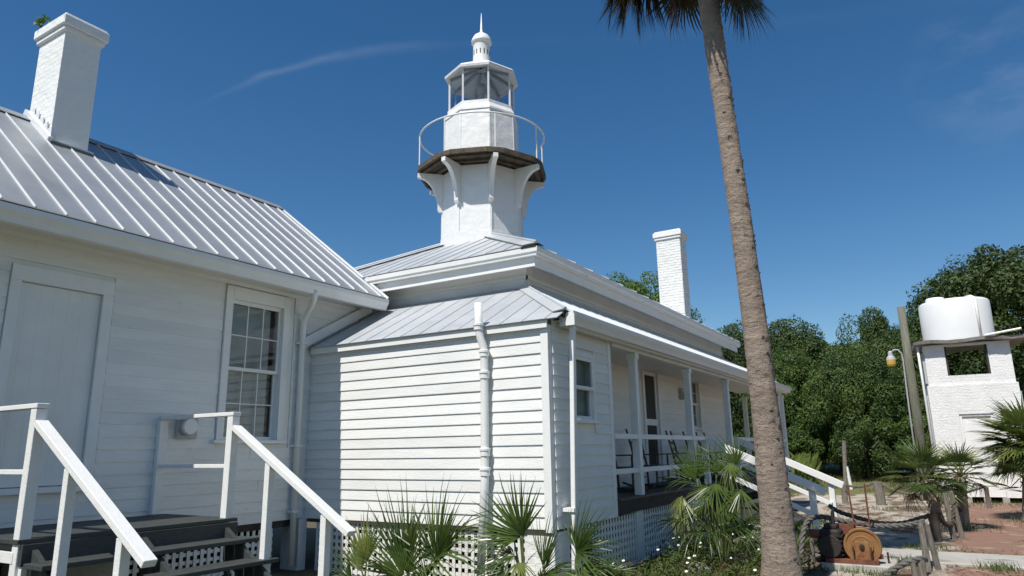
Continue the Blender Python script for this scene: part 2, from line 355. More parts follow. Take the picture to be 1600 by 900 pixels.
def roof_panels(org, ud, vd, poly, step, m, parent, rib=(.022, .028), start=0, ribm=None, th=.012, jit=0):
    """standing-seam panels: poly in (u along eave, v up slope); one object per panel with its seam as a sub-part"""
    org, ud, vd = Vector(org), Vector(ud).normalized(), Vector(vd).normalized(); nrm = ud.cross(vd).normalized()
    if nrm.z < 0: nrm = -nrm
    umin = min(p[0] for p in poly); umax = max(p[0] for p in poly)
    a = umin-start
    while a < umax-.01:
        b_ = min(a+step, umax); pc = clip(clip(poly, max(a, umin)+.0003, True), b_-.0003, False)
        if len(pc) >= 3:
            dj = R.uniform(-jit, jit); top = [org+ud*p[0]+vd*p[1]+nrm*dj for p in pc]
            pm = MB().prism([v-nrm*th for v in top], nrm*th).obj('roof_panel', m, parent)
            if a > umin+.001:
                vs = [p[1] for p in clip(clip(poly, a-.002, True), a+.002, False)]
                if vs and max(vs)-min(vs) > .06:
                    p0 = org+ud*a+vd*(min(vs)+.003)+nrm*(rib[0]/2+.001); p1 = org+ud*a+vd*(max(vs)-.003)+nrm*(rib[0]/2+.001)
                    rb = MB().bar(p0, p1, rib[1], rib[0], nrm).obj('seam', ribm or m, pm)
        a += step
GUT = [(0, 0), (.07, 0), (.085, .05), (.118, .10), (.118, .15), (.1, .15), (.1, .135), (0, .135)]
def gutter(axis, pos, z, u0, u1, parent, sc_=1, ends=True, m=None):
    b_ = MB(); sgn = -1 if axis == 'F' else 1
    a = [((uu), (pos+sgn*o*sc_), z+zz*sc_) for uu in (u0, u1) for o, zz in GUT]
    vs = [(p[0], p[1], p[2]) if axis == 'F' else (p[1], p[0], p[2]) for p in a]; n = len(GUT)
    b_.add(vs, [tuple(range(n)), tuple(range(n, 2*n))]+[(i, (i+1) % n, n+(i+1) % n, n+i) for i in range(n)])
    return b_.obj('gutter', m or M['trim'], parent)
def window(axis, pos, u0, u1, z0, z1, parent, cw=.1, rows=2, cols=3, depth=.09, blinds=False, casing=True, mid=None, head=None, sillx=.05):
    """double-hung window: casing proud of the wall, sashes recessed behind it"""
    def bx(b_, o0, o1, a0, a1, c0, c1):
        lo, hi = min(o0, o1), max(o0, o1)
        if axis == 'F': b_.box(a0, a1, pos-hi, pos-lo, c0, c1)
        else: b_.box(pos+lo, pos+hi, a0, a1, c0, c1)
        return b_
    hw = head or cw
    fr = bx(MB(), .002, .04, u0-cw, u0, z0-.001, z1+hw); bx(fr, .002, .04, u1, u1+cw, z0-.001, z1+hw); bx(fr, .002, .041, u0+.0005, u1-.0005, z1, z1+hw)
    for a0, a1 in ((u0-.018, u0-.001), (u1+.001, u1+.018)): bx(fr, -depth-.03, .001, a0, a1, z0, z1)      # jamb liners
    bx(fr, -depth-.03, .001, u0+.001, u1-.001, z1-.004, z1+.012)
    w_ = fr.obj('window', M['trim'], parent, bev=.003)
    bx(MB(), -depth, .075, u0-cw-sillx, u1+cw+sillx, z0-.045, z0-.002).obj('sill', M['trim'], w_, bev=.004)
    mid = mid or (z0+z1)/2
    for part, (c0, c1, o) in enumerate(((z0, mid+.02, -depth), (mid-.02, z1-.004, -depth+.04))):
        s_ = MB(); t_ = .042
        bx(s_, o, o+.034, u0+.001, u0+t_, c0, c1); bx(s_, o, o+.034, u1-t_, u1-.001, c0, c1)
        bx(s_, o+.001, o+.033, u0+t_, u1-t_, c0, c0+t_); bx(s_, o+.001, o+.033, u0+t_, u1-t_, c1-t_, c1)
        for k in range(1, cols):
            uu = u0+t_+(u1-u0-2*t_)*k/cols; bx(s_, o+.006, o+.024, uu-.0065, uu+.0065, c0+t_, c1-t_)
        for k in range(1, rows):
            zz = c0+t_+(c1-c0-2*t_)*k/rows; bx(s_, o+.008, o+.028, u0+t_, u1-t_, zz-.0065, zz+.0065)
        s_.obj('sash', M['trim'], w_)
        bx(MB(), o+.014, o+.018, u0+t_*.7, u1-t_*.7, c0+t_*.7, c1-t_*.7).obj('pane', M['glass'], w_)
    if blinds:
        bl = MB(); z = z0+.05
        while z < z1-.03:
            tl = .0145
            if axis == 'R': bl.add([(pos-depth-.030, u0+.03, z+tl), (pos-depth-.030, u1-.1, z+tl), (pos-depth-.022, u1-.1, z-tl), (pos-depth-.022, u0+.03, z-tl)], [(0, 1, 2, 3)])
            z += .027
        bl.obj('blind', M['blind'], w_, fix=False)
    return w_
def bricks(faces, parent, m, e=.075, L=.215, proud=.009, jt=.009):
    """painted brickwork: every brick face a low block proud of its joint. faces: (origin, u dir, length, z0, z1, out dir, openings)"""
    b_ = MB()
    for org, ud, ln, z0, z1, od, ops in faces:
        org, ud, od = Vector(org), Vector(ud), Vector(od); k = 0; z = z0
        while z < z1-.02:
            a = -(L/2 if k % 2 else 0)
            while a < ln-.01:
                x0, x1 = max(a, 0)+jt/2, min(a+L, ln)-jt/2
                if x1-x0 > .02:
                    for s0, s1 in cuts(x0, x1, z+.01, z+e-.01, ops):
                        if s1-s0 < .02: continue
                        pr = proud+R.uniform(-.45, .3)*proud; zt = min(z+e-jt, z1)
                        p = [org+ud*s0+Vector((0, 0, z)), org+ud*s1+Vector((0, 0, z)), org+ud*s1+Vector((0, 0, zt)), org+ud*s0+Vector((0, 0, zt))]
                        c_ = sum(p, Vector())/4; qv = [v+(c_-v)*.04+od*pr for v in p]
                        b_.add(p+qv, [(4, 5, 6, 7), (0, 1, 5, 4), (1, 2, 6, 5), (2, 3, 7, 6), (3, 0, 4, 7)])
                a += L
            z += e; k += 1
    return b_.obj('brickwork', m, parent, kind='stuff')
def lattice(axis, pos, u0, u1, z0, z1, parent, step=.09, wd=.042, m=None):
    k = 0; a = u0
    me = None
    while a < u1:
        b_ = B(a, min(a+wd, u1), pos-.012, pos-.002, z0, z1) if axis == 'F' else B(pos+.002, pos+.012, a, min(a+wd, u1), z0, z1)
        b_.obj('lattice_slat', m or M['oldtrim'], parent); a += step
    z = z0+.01
    while z < z1-.02:
        b_ = B(u0, u1, pos, pos+.009, z, z+wd) if axis == 'F' else B(pos-.009, pos, u0, u1, z, z+wd)
        b_.obj('lattice_slat', m or M['oldtrim'], parent); z += step

# ================================================================ cottage on the left
ct = thing('cottage', 'white clapboard cottage with grey standing seam roof and a shuttered door on the left', 'house', (-9.8, 3.5, GZ))
CX = -7.65
DOOR = (3.2, 4.0, -.27, 1.72); WIN = (5.62, 6.44, .19, 1.965)
ops = [(3.09, 4.12, -.33, 1.885), (5.51, 6.65, .145, 2.13)]
slab('R', CX-.003, .14, -1.5, 7.88, -.84, 2.36, [DOOR, WIN], 'wall', M['white'], ct)
siding('R', CX, -1.5, 7.9, -.84, 2.17, .132, ops, ct, .018, True)
B(-12.2, CX-.2, 7.76, 7.88, -.84, 2.3).obj('end_wall', M['white'], ct); B(-12.2, CX-.2, -1.5, -1.38, -.84, 2.3).obj('end_wall', M['white'], ct)
B(-12.3, -12.2, -1.5, 7.88, -.84, 2.3).obj('back_wall', M['white'], ct)
MB().prism([(-12.2, -1.45, 2.3), (CX-.1, -1.45, 2.3), (-9.8, -1.45, 4.1)], (0, .1, 0)).obj('gable', M['white'], ct)
MB().prism([(-12.2, 7.74, 2.3), (CX-.1, 7.74, 2.3), (-9.8, 7.74, 4.1)], (0, .1, 0)).obj('gable', M['white'], ct)
B(-12.2, CX-.15, -1.4, 7.74, -.8, -.72).obj('floor_boards', M['woodold'], ct)
B(-12.2, CX-.15, -1.4, 7.74, 2.24, 2.29).obj('ceiling_boards', M['blind'], ct)
# boarded door with its frame
d = B(CX-.05, CX-.012, DOOR[0]+.004, DOOR[1]-.004, DOOR[2]+.006, DOOR[3]-.004).obj('door', M['white'], ct, bev=.004)
f_ = MB(); f_.box(CX+.001, CX+.03, 3.1, 3.2, -.27, 1.72).box(CX+.001, CX+.03, 4.0, 4.11, -.27, 1.72).box(CX+.001, CX+.031, 3.1, 4.11, 1.7205, 1.88)
f_.obj('door_frame', M['trim'], d, bev=.003); B(CX-.05, CX+.07, 3.07, 4.16, -.33, -.272).obj('door_sill', M['trim'], d, bev=.004)
for k in range(1, 6): B(CX-.0125, CX-.0105, DOOR[0]+.8*k/6-.0652, DOOR[0]+.8*k/6+.0652, DOOR[2]+.02, DOOR[3]-.02).obj('plank', M['white'], d)
window('R', CX, *WIN, ct, cw=.1, rows=2, cols=3, blinds=True, head=.165, mid=1.08)
B(CX-.62, CX-.6, 5.4, 6.6, 0, 2.1).obj('room_backing', M['grey'], ct)
# cornice: frieze board, soffit, fascia, gutter
B(CX+.001, CX+.026, -1.5, 7.88, 2.15, 2.3).obj('frieze_board', M['trim'], ct)
B(CX-.02, -7.262, -1.5, 8.0, 2.205, 2.222).obj('soffit', M['soffit'], ct)
B(-7.262, -7.24, -1.5, 8.0, 2.19, 2.325).obj('fascia', M['trim'], ct)
gutter('R', -7.2395, 2.14, -1.5, 8.015, ct, 1.08)
EZ = 2.345; SL = .77; EX = -7.175
sl = Vector((-1, 0, SL)); L_ = math.hypot(EX+9.8, SL*(EX+9.8))
roof_panels((EX, -1.55, EZ), (0, 1, 0), sl, [(0, 0), (9.57, 0), (9.57, L_), (0, L_)], .286, M['metal'], ct, rib=(.018, .009), ribm=M['rib'], jit=.001)
rz = EZ+SL*(EX+9.8)*-1*-1
MB().prism([(-9.8, -1.55, EZ+SL*(9.8+EX)-.004), (-12.45, -1.55, EZ+SL*(9.8+EX)-SL*2.65), (-12.45, -1.55, EZ+SL*(9.8+EX)-SL*2.65-.03), (-9.8, -1.55, EZ+SL*(9.8+EX)-.04)], (0, 9.57, 0)).obj('roof', M['metal'], ct)
RZ = EZ+SL*(9.8+EX)
k_ = MB(); k_.bar((-9.73, -1.56, RZ-.028), (-9.73, 8.03, RZ-.028), .15, .012, (SL, 0, 1)); k_.bar((-9.87, -1.56, RZ-.028), (-9.87, 8.03, RZ-.028), .15, .012, (-SL, 0, 1)); k_.tube([(-9.8, -1.56, RZ+.01), (-9.8, 8.03, RZ+.01)], .022, 8)
k_.obj('ridge_cap', M['metal'], ct)
MB().bar((EX+.01, 8.03, EZ-.03), (-9.8, 8.03, RZ-.03), .02, .09, (SL, 0, 1)).obj('rake_board', M['rib'], ct)
# chimney
CXR, CXL, CYF, CYB = -9.2, -9.86, 3.935, 4.395
ch = B(CXL, CXR, CYF, CYB, 3.4, 5.47).obj('chimney', M['brickpaint'], ct)
bricks([((CXL, CYF, 0), (1, 0, 0), CXR-CXL, 3.7, 5.46, (0, -1, 0), []), ((CXR, CYF, 0), (0, 1, 0), CYB-CYF, 3.7, 5.46, (1, 0, 0), [])], ch, M['stucco'], .072, .21, .0012, .002)
cp = MB(); cp.box(CXL-.035, CXR+.035, CYF-.035, CYB+.035, 5.47, 5.54).box(CXL-.065, CXR+.065, CYF-.065, CYB+.065, 5.5405, 5.68).box(CXL-.045, CXR+.045, CYF-.045, CYB+.045, 5.6805, 5.71)
cp.obj('chimney_cap', M['stucco'], ch, bev=.012)
fl = MB(); zr = lambda x: EZ+SL*(EX-x)
fl.bar((CXL-.04, CYF-.03, zr(CXL-.04)+.03), (CXR+.06, CYF-.03, zr(CXR+.06)+.03), .05, .1); fl.bar((CXR+.035, CYF-.05, zr(CXR+.035)+.03), (CXR+.035, CYB+.05, zr(CXR+.035)+.03), .06, .012)
for i in range(5):
    x = CXL+.05+i*.14; fl.box(x, x+.13, CYF-.016-.004*i, CYF-.012, zr(x+.06)-.02, zr(x+.06)+.17)
fl.obj('step_flashing', M['rib'], ch)
wd = MB()
for i in range(26):
    p = Vector((-9.82+R.gauss(0, .04), CYF-.03+R.gauss(0, .03), 5.71+abs(R.gauss(.09, .05)))); a = Vector((R.uniform(-1, 1), R.uniform(-1, 1), R.uniform(-.3, 1))).normalized()*.05; s_ = a.orthogonal().normalized()*.02
    wd.add([p-a, p+s_, p+a, p-s_], [(0, 1, 2, 3)])
for i in range(4): wd.tube([(-9.82, CYF-.03, 5.70), (-9.82+R.uniform(-.05, .05), CYF-.03, 5.84)], .005, 4)
tag(wd.obj('weed', M['oak2'], fix=False), 'small green weed sprouting on the top of the left brick chimney', 'weed')
# downspout from the gutter, elbow back to the wall
dn = MB(); dn.tube([(-7.18, 6.56, 2.19), (-7.19, 6.58, 2.1), (-7.28, 6.63, 2.02), (-7.46, 6.71, 1.93), (-7.555, 6.745, 1.85), (-7.565, 6.75, 1.7), (-7.565, 6.75, -1.42)], .042, 10)
dn = dn.obj('downspout', M['trim'], ct, smooth=True)
for z in (1.5, .1, -.75): B(CX+.02, -7.512, 6.69, 6.81, z, z+.03).obj('strap', M['trim'], dn)
B(-7.9, -7.575, 6.86, 7.0, -1.5, -.845).obj('corner_pier', M['brickpaint'], ct)
B(-7.72, -7.68, -1.5, 6.85, -.93, -.845).obj('sill_beam', M['beam'], ct)
B(-9.5, -9.4, -1.5, 7.8, -1.5, -.85).obj('crawlspace_shade_sheet', M['black'], ct)  # black sheet paints the darkness under the cottage floor
lattice('R', -7.71, 4.6, 6.55, -1.5, -.93, ct); lattice('R', -7.71, 2.0, 3.4, -1.5, -.93, ct)
B(-7.9, -7.72, 3.5, 4.55, -1.5, -.95).obj('foundation_block', M['conc'], ct)
# meter box on the wall
mt = B(CX+.02, CX+.07, 4.98, 5.24, .2, .44).obj('electric_meter', M['grey'], ct, bev=.006)
def xdisc(b_, x0, x1, y, z, rr, n=20):
    return b_.add([(x, y+rr*math.cos(2*math.pi*k/n), z+rr*math.sin(2*math.pi*k/n)) for x in (x0, x1) for k in range(n)], [tuple(range(n)), tuple(range(n, 2*n))]+[(k, (k+1) % n, n+(k+1) % n, n+k) for k in range(n)])
for x0, x1, rr in ((.07, .085, .105), (.09, .10, .105), (.105, .12, .10)): xdisc(MB(), CX+x0, CX+x1, 5.09, .335, rr).obj('ring', M['grey'], mt)
xdisc(MB(), CX+.07, CX+.16, 5.09, .335, .088).obj('meter_glass', M['tank'], mt)

# ================================================================ keeper's house with porch
hs_ = thing('keepers_house', 'long white clapboard house with hipped metal roof and deep side porch under the tower', 'house', (-6.5, 13.5, GZ))
AX = -3.785; AY = 7.0; MX = -4.87; MY = 8.4
# annex (enclosed porch corner) front and side
slab('F', AY+.003, .1, -7.62, AX-.004, -.84, 1.42, [], 'wall', M['white'], hs_)
siding('F', AY, -7.63, AX-.095, -.84, 1.40, .129, [], hs_)
B(AX-.095, AX+.003, AY-.03, AY+.06, -.87, 1.42).obj('corner_board', M['trim'], hs_, bev=.003)
AW = (7.53, 8.08, .36, 1.12)
slab('R', AX-.003, .1, AY+.11, 8.66, -.84, 1.50, [AW], 'wall', M['white'], hs_)
siding('R', AX, AY+.062, 8.60, -.84, 1.44, .129, [(AW[0]-.075, AW[1]+.075, AW[2]-.05, AW[3]+.06)], hs_)
B(AX-.06, AX+.028, 8.60, 8.69, -.84, 1.44).obj('corner_board', M['trim'], hs_, bev=.003)
window('R', AX, *AW, hs_, cw=.06, rows=1, cols=1, sillx=.02, depth=.03)
B(MX, AX-.06, 8.665, 8.69, -.62, 1.45).obj('annex_end_wall', M['white'], hs_)
B(-7.6, AX-.1, 7.1, 8.4, -.85, -.80).obj('floor_boards', M['woodold'], hs_)
B(MX-.02, MX-.005, 7.2, 8.6, -.8, 1.5).obj('partition', M['grey'], hs_); B(AX-.075, AX-.07, 7.54, 8.07, .37, 1.11).obj('curtain', M['grey'], hs_)
# base: beam, lattice, piers
B(-7.56, AX-.02, 6.985, 7.08, -.885, -.842).obj('sill_beam', M['beam'], hs_)
lattice('F', 7.02, -7.4, -4.12, -1.5, -.887, hs_)
B(-7.5, -3.9, 7.6, 7.62, -1.5, -.86).obj('crawlspace_shade_sheet', M['black'], hs_)  # black sheet behind the lattice, shade put into its colour
pr = B(-4.12, AX+.0, 7.0, 7.33, -1.5, -.872).obj('pier', M['stucco'], hs_)
bricks([((-4.12, 7.0, 0), (1, 0, 0), AX+4.12, -1.5, -.88, (0, -1, 0), []), ((AX, 7.0, 0), (0, 1, 0), .33, -1.5, -.88, (1, 0, 0), [])], pr, M['stucco'], .075, .2, .003, .006)
lattice('R', AX-.02, 7.34, 9.35, -1.5, -.845, hs_)
lattice('R', AX-.02, 9.62, 12.4, -1.5, -.83, hs_, step=.092)
for y in (9.37, 12.45, 15.4, 17.9): B(AX-.22, AX, y, y+.24, -1.5, -.825).obj('pier', M['brickpaint'], hs_)
B(-4.5, -4.48, 7.3, 20, -1.5, -.83).obj('crawlspace_shade_sheet', M['black'], hs_)  # black sheet in place of the shade under the porch deck
# eave fascia and skirt roof over the annex front
B(-7.6, AX+.015, 6.93, 6.955, 1.375, 1.462).obj('fascia', M['trim'], hs_)
B(-7.6, AX, 6.955, 7.02, 1.40, 1.415).obj('soffit', M['soffit'], hs_)
sv = Vector((0, 1.5, .81)); SLf = sv.length
hip0 = (-3.62, 7.10); hip1 = (-4.87, 8.4)
uo = -7.62
roof_panels((uo, 6.9, 1.47), (1, 0, 0), sv, [(0, 0), (4.0, 0), (4.0, .2/1.5*SLf), (7.62-4.87, SLf), (0, SLf)], .305, M['metal2'], hs_, rib=(.006, .012), start=.12, jit=.001)
sv2 = Vector((-1.25, 0, .70)); SLs = sv2.length
PYE = 20.3
roof_panels((-3.62, 7.10, 1.58), (0, 1, 0), sv2, [(0, 0), (PYE-7.1, 0), (PYE-7.1-1.3, SLs), (1.3, SLs)], .305, M['metal2'], hs_, rib=(.02, .02), ribm=M['rib'], jit=.001)
MB().prism([(-3.62, 20.3, 1.58), (-9.2, 20.3, 1.58), (-9.2, 19.0, 2.28), (-4.87, 19.0, 2.28)], (0, 0, -.02)).obj('roof', M['metal2'], hs_)
# hip cap
hp = MB(); a0 = Vector((-3.585, 7.055, 1.585)); a1 = Vector((-4.89, 8.41, 2.30)); dirh = (a1-a0).normalized()
w1 = Vector((-.165, 0.0, -.012)); w2 = Vector((.0, .17, -.012))
hp.add([a0, a1, a1+w1, a0+w1+Vector((0, 0, -.01)), a0+w2, a1+w2*.6], [(0, 1, 2, 3), (0, 4, 5, 1)]); hp.add([v+Vector((0, 0, .012)) for v in [a0, a1, a1+w1, a0+w1+Vector((0, 0, -.01)), a0+w2, a1+w2*.6]], [(0, 3, 2, 1), (0, 1, 5, 4)])
hp.tube([a0+Vector((0, 0, .01)), a1+Vector((0, 0, .01))], .018, 8)
hp.obj('hip_cap', M['metal2'], hs_)
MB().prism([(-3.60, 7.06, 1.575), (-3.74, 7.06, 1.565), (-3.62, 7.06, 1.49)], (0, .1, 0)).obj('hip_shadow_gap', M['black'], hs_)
# wall trim along the cottage where the skirt roof meets it
MB().bar((-7.585, 6.74, 1.50), (-7.585, 8.1, 2.24), .06, .13, (0, -.54, 1)).obj('flashing_board', M['trim'], hs_)
# porch gutter, beam, ceiling, posts
gutter('R', -3.63, 1.42, 7.11, 20.28, hs_, 1.0)
B(-3.70, -3.631, 7.12, 20.2, 1.40, 1.55).obj('fascia', M['trim'], hs_)
B(AX-.05, AX+.06, 8.70, 19.98, 1.36, 1.46).obj('porch_beam', M['trim'], hs_)
B(AX, -3.70, 7.12, 20.1, 1.462, 1.475).obj('soffit', M['soffit'], hs_)
B(MX, AX-.05, 8.7, 20.0, 1.462, 1.49).obj('porch_ceiling', M['soffit'], hs_)
PY = [9.54, 12.02, 14.52, 17.0, 19.55]
def post(y, x=AX):
    p = B(x-.055, x+.055, y-.055, y+.055, -.62, 1.36).obj('porch_post', M['trim'], hs_, bev=.006)
    B(x-.068, x+.068, y-.068, y+.068, 1.27, 1.355).obj('post_cap', M['trim'], p)
for y in PY: post(y)
post(20.1); post(20.1, -4.75)
for a, b_ in ((8.69, 9.485), (9.595, 11.965), (12.075, 12.74), (15.06, 16.945), (17.055, 19.495), (19.6, 20.05)):
    B(AX-.045, AX+.045, a, b_, .135, .205).obj('porch_rail', M['trim'], hs_, bev=.005)
    B(AX-.03, AX+.03, a, b_, -.32, -.25).obj('porch_rail', M['trim'], hs_, bev=.005)
# deck boards end grain towards the eaves
y = 8.7
while y < 20.1:
    B(MX, AX+.07, y, y+.137, -.65, -.62).obj('deck_board', M['deck'], hs_); y += .14
B(AX-.03, AX+.03, 8.7, 20.1, -.82, -.655).obj('deck_beam', M['beam'], hs_)
# main wall behind the porch
DR = (12.74, 13.47, -.60, 1.50); W2 = (15.62, 16.2, .45, 1.5)
slab('R', MX-.003, .14, 8.42, 18.6, -.84, 2.6, [DR, W2], 'wall', M['white'], hs_)
siding('R', MX, 8.72, 18.6, -.6, 1.46, .129, [(DR[0]-.11, DR[1]+.11, -.65, DR[3]+.11), (W2[0]-.09, W2[1]+.09, W2[2]-.05, W2[3]+.08)], hs_, .018)
dd = MB(); dd.box(MX+.001, MX+.035, DR[0]-.1, DR[0], -.62, DR[3]+.1).box(MX+.001, MX+.035, DR[1], DR[1]+.1, -.62, DR[3]+.1).box(MX+.001, MX+.036, DR[0], DR[1], DR[3], DR[3]+.1)
dd = dd.obj('screen_door', M['trim'], hs_)
df = MB(); df.box(MX-.04, MX-.005, DR[0]+.003, DR[0]+.08, -.6, DR[3]-.01).box(MX-.04, MX-.005, DR[1]-.08, DR[1]-.003, -.6, DR[3]-.01)
for z0, z1 in ((-.6, -.42), (.44, .56), (1.40, 1.49)): df.box(MX-.039, MX-.006, DR[0]+.08, DR[1]-.08, z0, z1)
df.obj('door_leaf', M['trim'], dd)
B(MX-.03, MX-.022, DR[0]+.07, DR[1]-.07, -.5, 1.45).obj('screen', M['screen'], dd)
B(MX-.6, MX-.58, 12, 14.2, -.6, 2).obj('room_backing', M['black'], hs_)  # black sheet paints the unlit room behind the screen door
window('R', MX, *W2, hs_, cw=.08, rows=2, cols=2); B(MX-.6, MX-.58, 15, 17, -.6, 2).obj('room_backing', M['black'], hs_)  # black sheet behind the window stands in for room darkness
ll = B(MX+.02, MX+.08, 14.78, 14.92, 1.18, 1.27).obj('wall_lamp', M['grey'], hs_); B(MX+.03, MX+.13, 14.8, 14.9, 1.02, 1.175).obj('shade', M['grey'], ll)
# main walls front, far end, west
slab('F', MY+.003, .14, -9.2, MX-.004, -.84, 2.6, [], 'wall', M['trim'], hs_)
B(-9.2, MX, 18.46, 18.6, -.84, 2.42).obj('wall', M['white'], hs_); B(-9.3, -9.2, 8.42, 18.6, -.84, 2.42).obj('wall', M['white'], hs_)
MB().box(-7.55, MX+.02, MY-.03, MY-.001, 2.39, 2.44).obj('frieze_trim', M['trim'], hs_)
MB().bar((-7.6, MY-.045, 2.325), (MX+.02, MY-.045, 2.325), .012, .12, (0, -.3, 1)).obj('flashing', M['metal2'], hs_)
MB().bar((MX+.03, MY+.1, 2.28), (MX+.03, 18.6, 2.28), .012, .09, (.3, 0, 1)).obj('flashing', M['metal2'], hs_)
B(MX+.001, MX+.02, MY-.03, 18.6, 2.39, 2.44).obj('frieze_trim', M['trim'], hs_)
# main cornice: soffit, fascia, gutter on front and porch side
GX = -4.5; GY = 8.03
B(-7.62, GX-.09, GY+.081, MY+.002, 2.60, 2.615).obj('soffit', M['trim'], hs_); B(MX-.002, GX-.081, MY+.003, 18.98, 2.60, 2.615).obj('soffit', M['soffit'], hs_)
B(-7.62, GX-.0805, GY+.055, GY+.08, 2.475, 2.70).obj('fascia', M['trim'], hs_); B(GX-.08, GX-.055, GY+.055, 19.0, 2.475, 2.70).obj('fascia', M['trim'], hs_)
# gutter mitred at the corner
gm_ = MB(); pr_ = [(0, 0), (.058, 0), (.062, .03), (.08, .05), (.085, .115), (0, .115)]
ring = []
for st in range(3):
    for o, z in pr_:
        off = o
        if st == 0: ring.append((-7.60, GY+.05-off, 2.608+z))
        if st == 1: ring.append((GX-.05+off, GY+.05-off, 2.608+z))
        if st == 2: ring.append((GX-.05+off, 19.05, 2.608+z))
n = len(pr_); fs = [(s_*n+i, s_*n+(i+1) % n, (s_+1)*n+(i+1) % n, (s_+1)*n+i) for s_ in range(2) for i in range(n)]+[tuple(range(n)), tuple(range(2*n, 3*n))]
gm_.add(ring, fs).obj('gutter', M['trim'], hs_)
for y in (9.6, 12.0, 14.4, 16.8): B(GX+.02, GX+.028, y, y+.02, 2.61, 2.725).obj('gutter_joint', M['oldtrim'], hs_)
# main roof: hipped, ridge along Y
MSL = .5; MZ = 2.745; RXm = -7.03; hw_ = RXm*-1-4.48
sv3 = Vector((0, 1, MSL)); l3 = hw_*math.hypot(1, MSL)
roof_panels((-9.58, 8.0, MZ), (1, 0, 0), sv3, [(0, 0), (5.1, 0), (2.55, l3)], .305, M['metal2'], hs_, rib=(.008, .012), jit=.001, th=.02)
sv4 = Vector((-1, 0, MSL)); LY = 11.1
roof_panels((-4.48, 8.0, MZ), (0, 1, 0), sv4, [(0, 0), (LY, 0), (LY-2.55, l3), (2.55, l3)], .61, M['metal2'], hs_, rib=(.016, .02), th=.02)
MB().prism([(-9.58, 8.0, MZ), (-9.58, 8.0+LY, MZ), (RXm, 8.0+LY-2.55, MZ+2.55*MSL), (RXm, 10.55, MZ+2.55*MSL)], (0, 0, -.02)).obj('roof', M['metal2'], hs_)
MB().prism([(-9.58, 8.0+LY, MZ), (-4.48, 8.0+LY, MZ), (RXm, 8.0+LY-2.55, MZ+2.55*MSL)], (0, 0, -.02)).obj('roof', M['metal2'], hs_)
for sx_ in (-1, 1):
    a0 = Vector((RXm+sx_*2.57, 7.98, MZ+.012)); a1 = Vector((RXm+sx_*.3, 10.25, MZ+2.27*MSL+.012)); k_ = MB()
    k_.add([a0, a1, a1+Vector((-sx_*.22, 0, 0)), a0+Vector((-sx_*.24, 0.02, 0)), a0+Vector((0, .24, 0)), a1+Vector((0, .22, 0))], [(0, 1, 2, 3), (0, 4, 5, 1)])
    k_.add([v+Vector((0, 0, .014)) for v in [a0, a1, a1+Vector((-sx_*.22, 0, 0)), a0+Vector((-sx_*.24, .02, 0)), a0+Vector((0, .24, 0)), a1+Vector((0, .22, 0))]], [(0, 3, 2, 1), (0, 1, 5, 4)])
    k_.tube([a0+Vector((0, 0, .02)), a1+Vector((0, 0, .02))], .022, 8); k_.obj('hip_cap', M['metal2'], hs_)
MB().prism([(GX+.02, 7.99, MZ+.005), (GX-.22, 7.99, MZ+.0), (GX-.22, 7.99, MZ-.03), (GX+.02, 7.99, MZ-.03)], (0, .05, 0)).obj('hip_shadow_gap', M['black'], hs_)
B(-7.55, GX-.05, 8.0, 8.06, 2.722, 2.735).obj('drip_edge', M['beam'], hs_)
# back chimney on the porch side of the roof
b0 = (-6.0, -5.36, 17.25, 17.75)
c2 = B(*b0, 3.0, 5.38).obj('chimney', M['brickpaint'], hs_)
bricks([((b0[0], b0[2], 0), (1, 0, 0), b0[1]-b0[0], 3.0, 5.37, (0, -1, 0), []), ((b0[1], b0[2], 0), (0, 1, 0), b0[3]-b0[2], 3.0, 5.37, (1, 0, 0), [])], c2, M['brickpaint'], .072, .2, .007, .009)
c_ = MB(); c_.box(b0[0]-.04, b0[1]+.04, b0[2]-.04, b0[3]+.04, 5.38, 5.45).box(b0[0]-.065, b0[1]+.065, b0[2]-.065, b0[3]+.065, 5.4505, 5.58).box(b0[0]-.03, b0[1]+.03, b0[2]-.03, b0[3]+.03, 5.5805, 5.62); c_.obj('chimney_cap', M['brickpaint'], c2, bev=.01)
# waste pipe on the annex front
wp = MB(); wp.tube([(-4.64, 6.84, -1.45), (-4.61, 6.9, -.3), (-4.607, 6.9, 1.13), (-4.612, 6.89, 1.22), (-4.64, 6.87, 1.32), (-4.655, 6.855, 1.42), (-4.655, 6.85, 1.75)], .048, 14)
wp = wp.obj('waste_pipe', M['trim'], hs_, smooth=True)
for x, y, z, hh in ((-4.607, 6.9, .84, .06), (-4.607, 6.9, -.05, .06), (-4.607, 6.9, -.27, .06), (-4.607, 6.9, 1.1, .05), (-4.655, 6.853, 1.42, .05)):
    MB().lathe(x, y, [(.058, z), (.058, z+hh), (.066, z+hh), (.066, z+hh+.025), (.054, z+hh+.03)], 14).obj('pipe_collar', M['trim'], wp, smooth=False)
# porch downspout at the annex corner
ds = MB(); ds.bar((-3.60, 7.25, 1.42), (-3.66, 7.22, -1.40), .055, .075, (0, 1, 0)); ds = ds.obj('downspout', M['trim'], hs_, bev=.006)
for z in (-.66,): B(-3.78, -3.62, 7.17, 7.30, z, z+.04).obj('strap', M['trim'], ds)
B(-3.66, -3.5, 7.105, 7.16, 1.40, 1.53).obj('gutter_end', M['trim'], hs_)

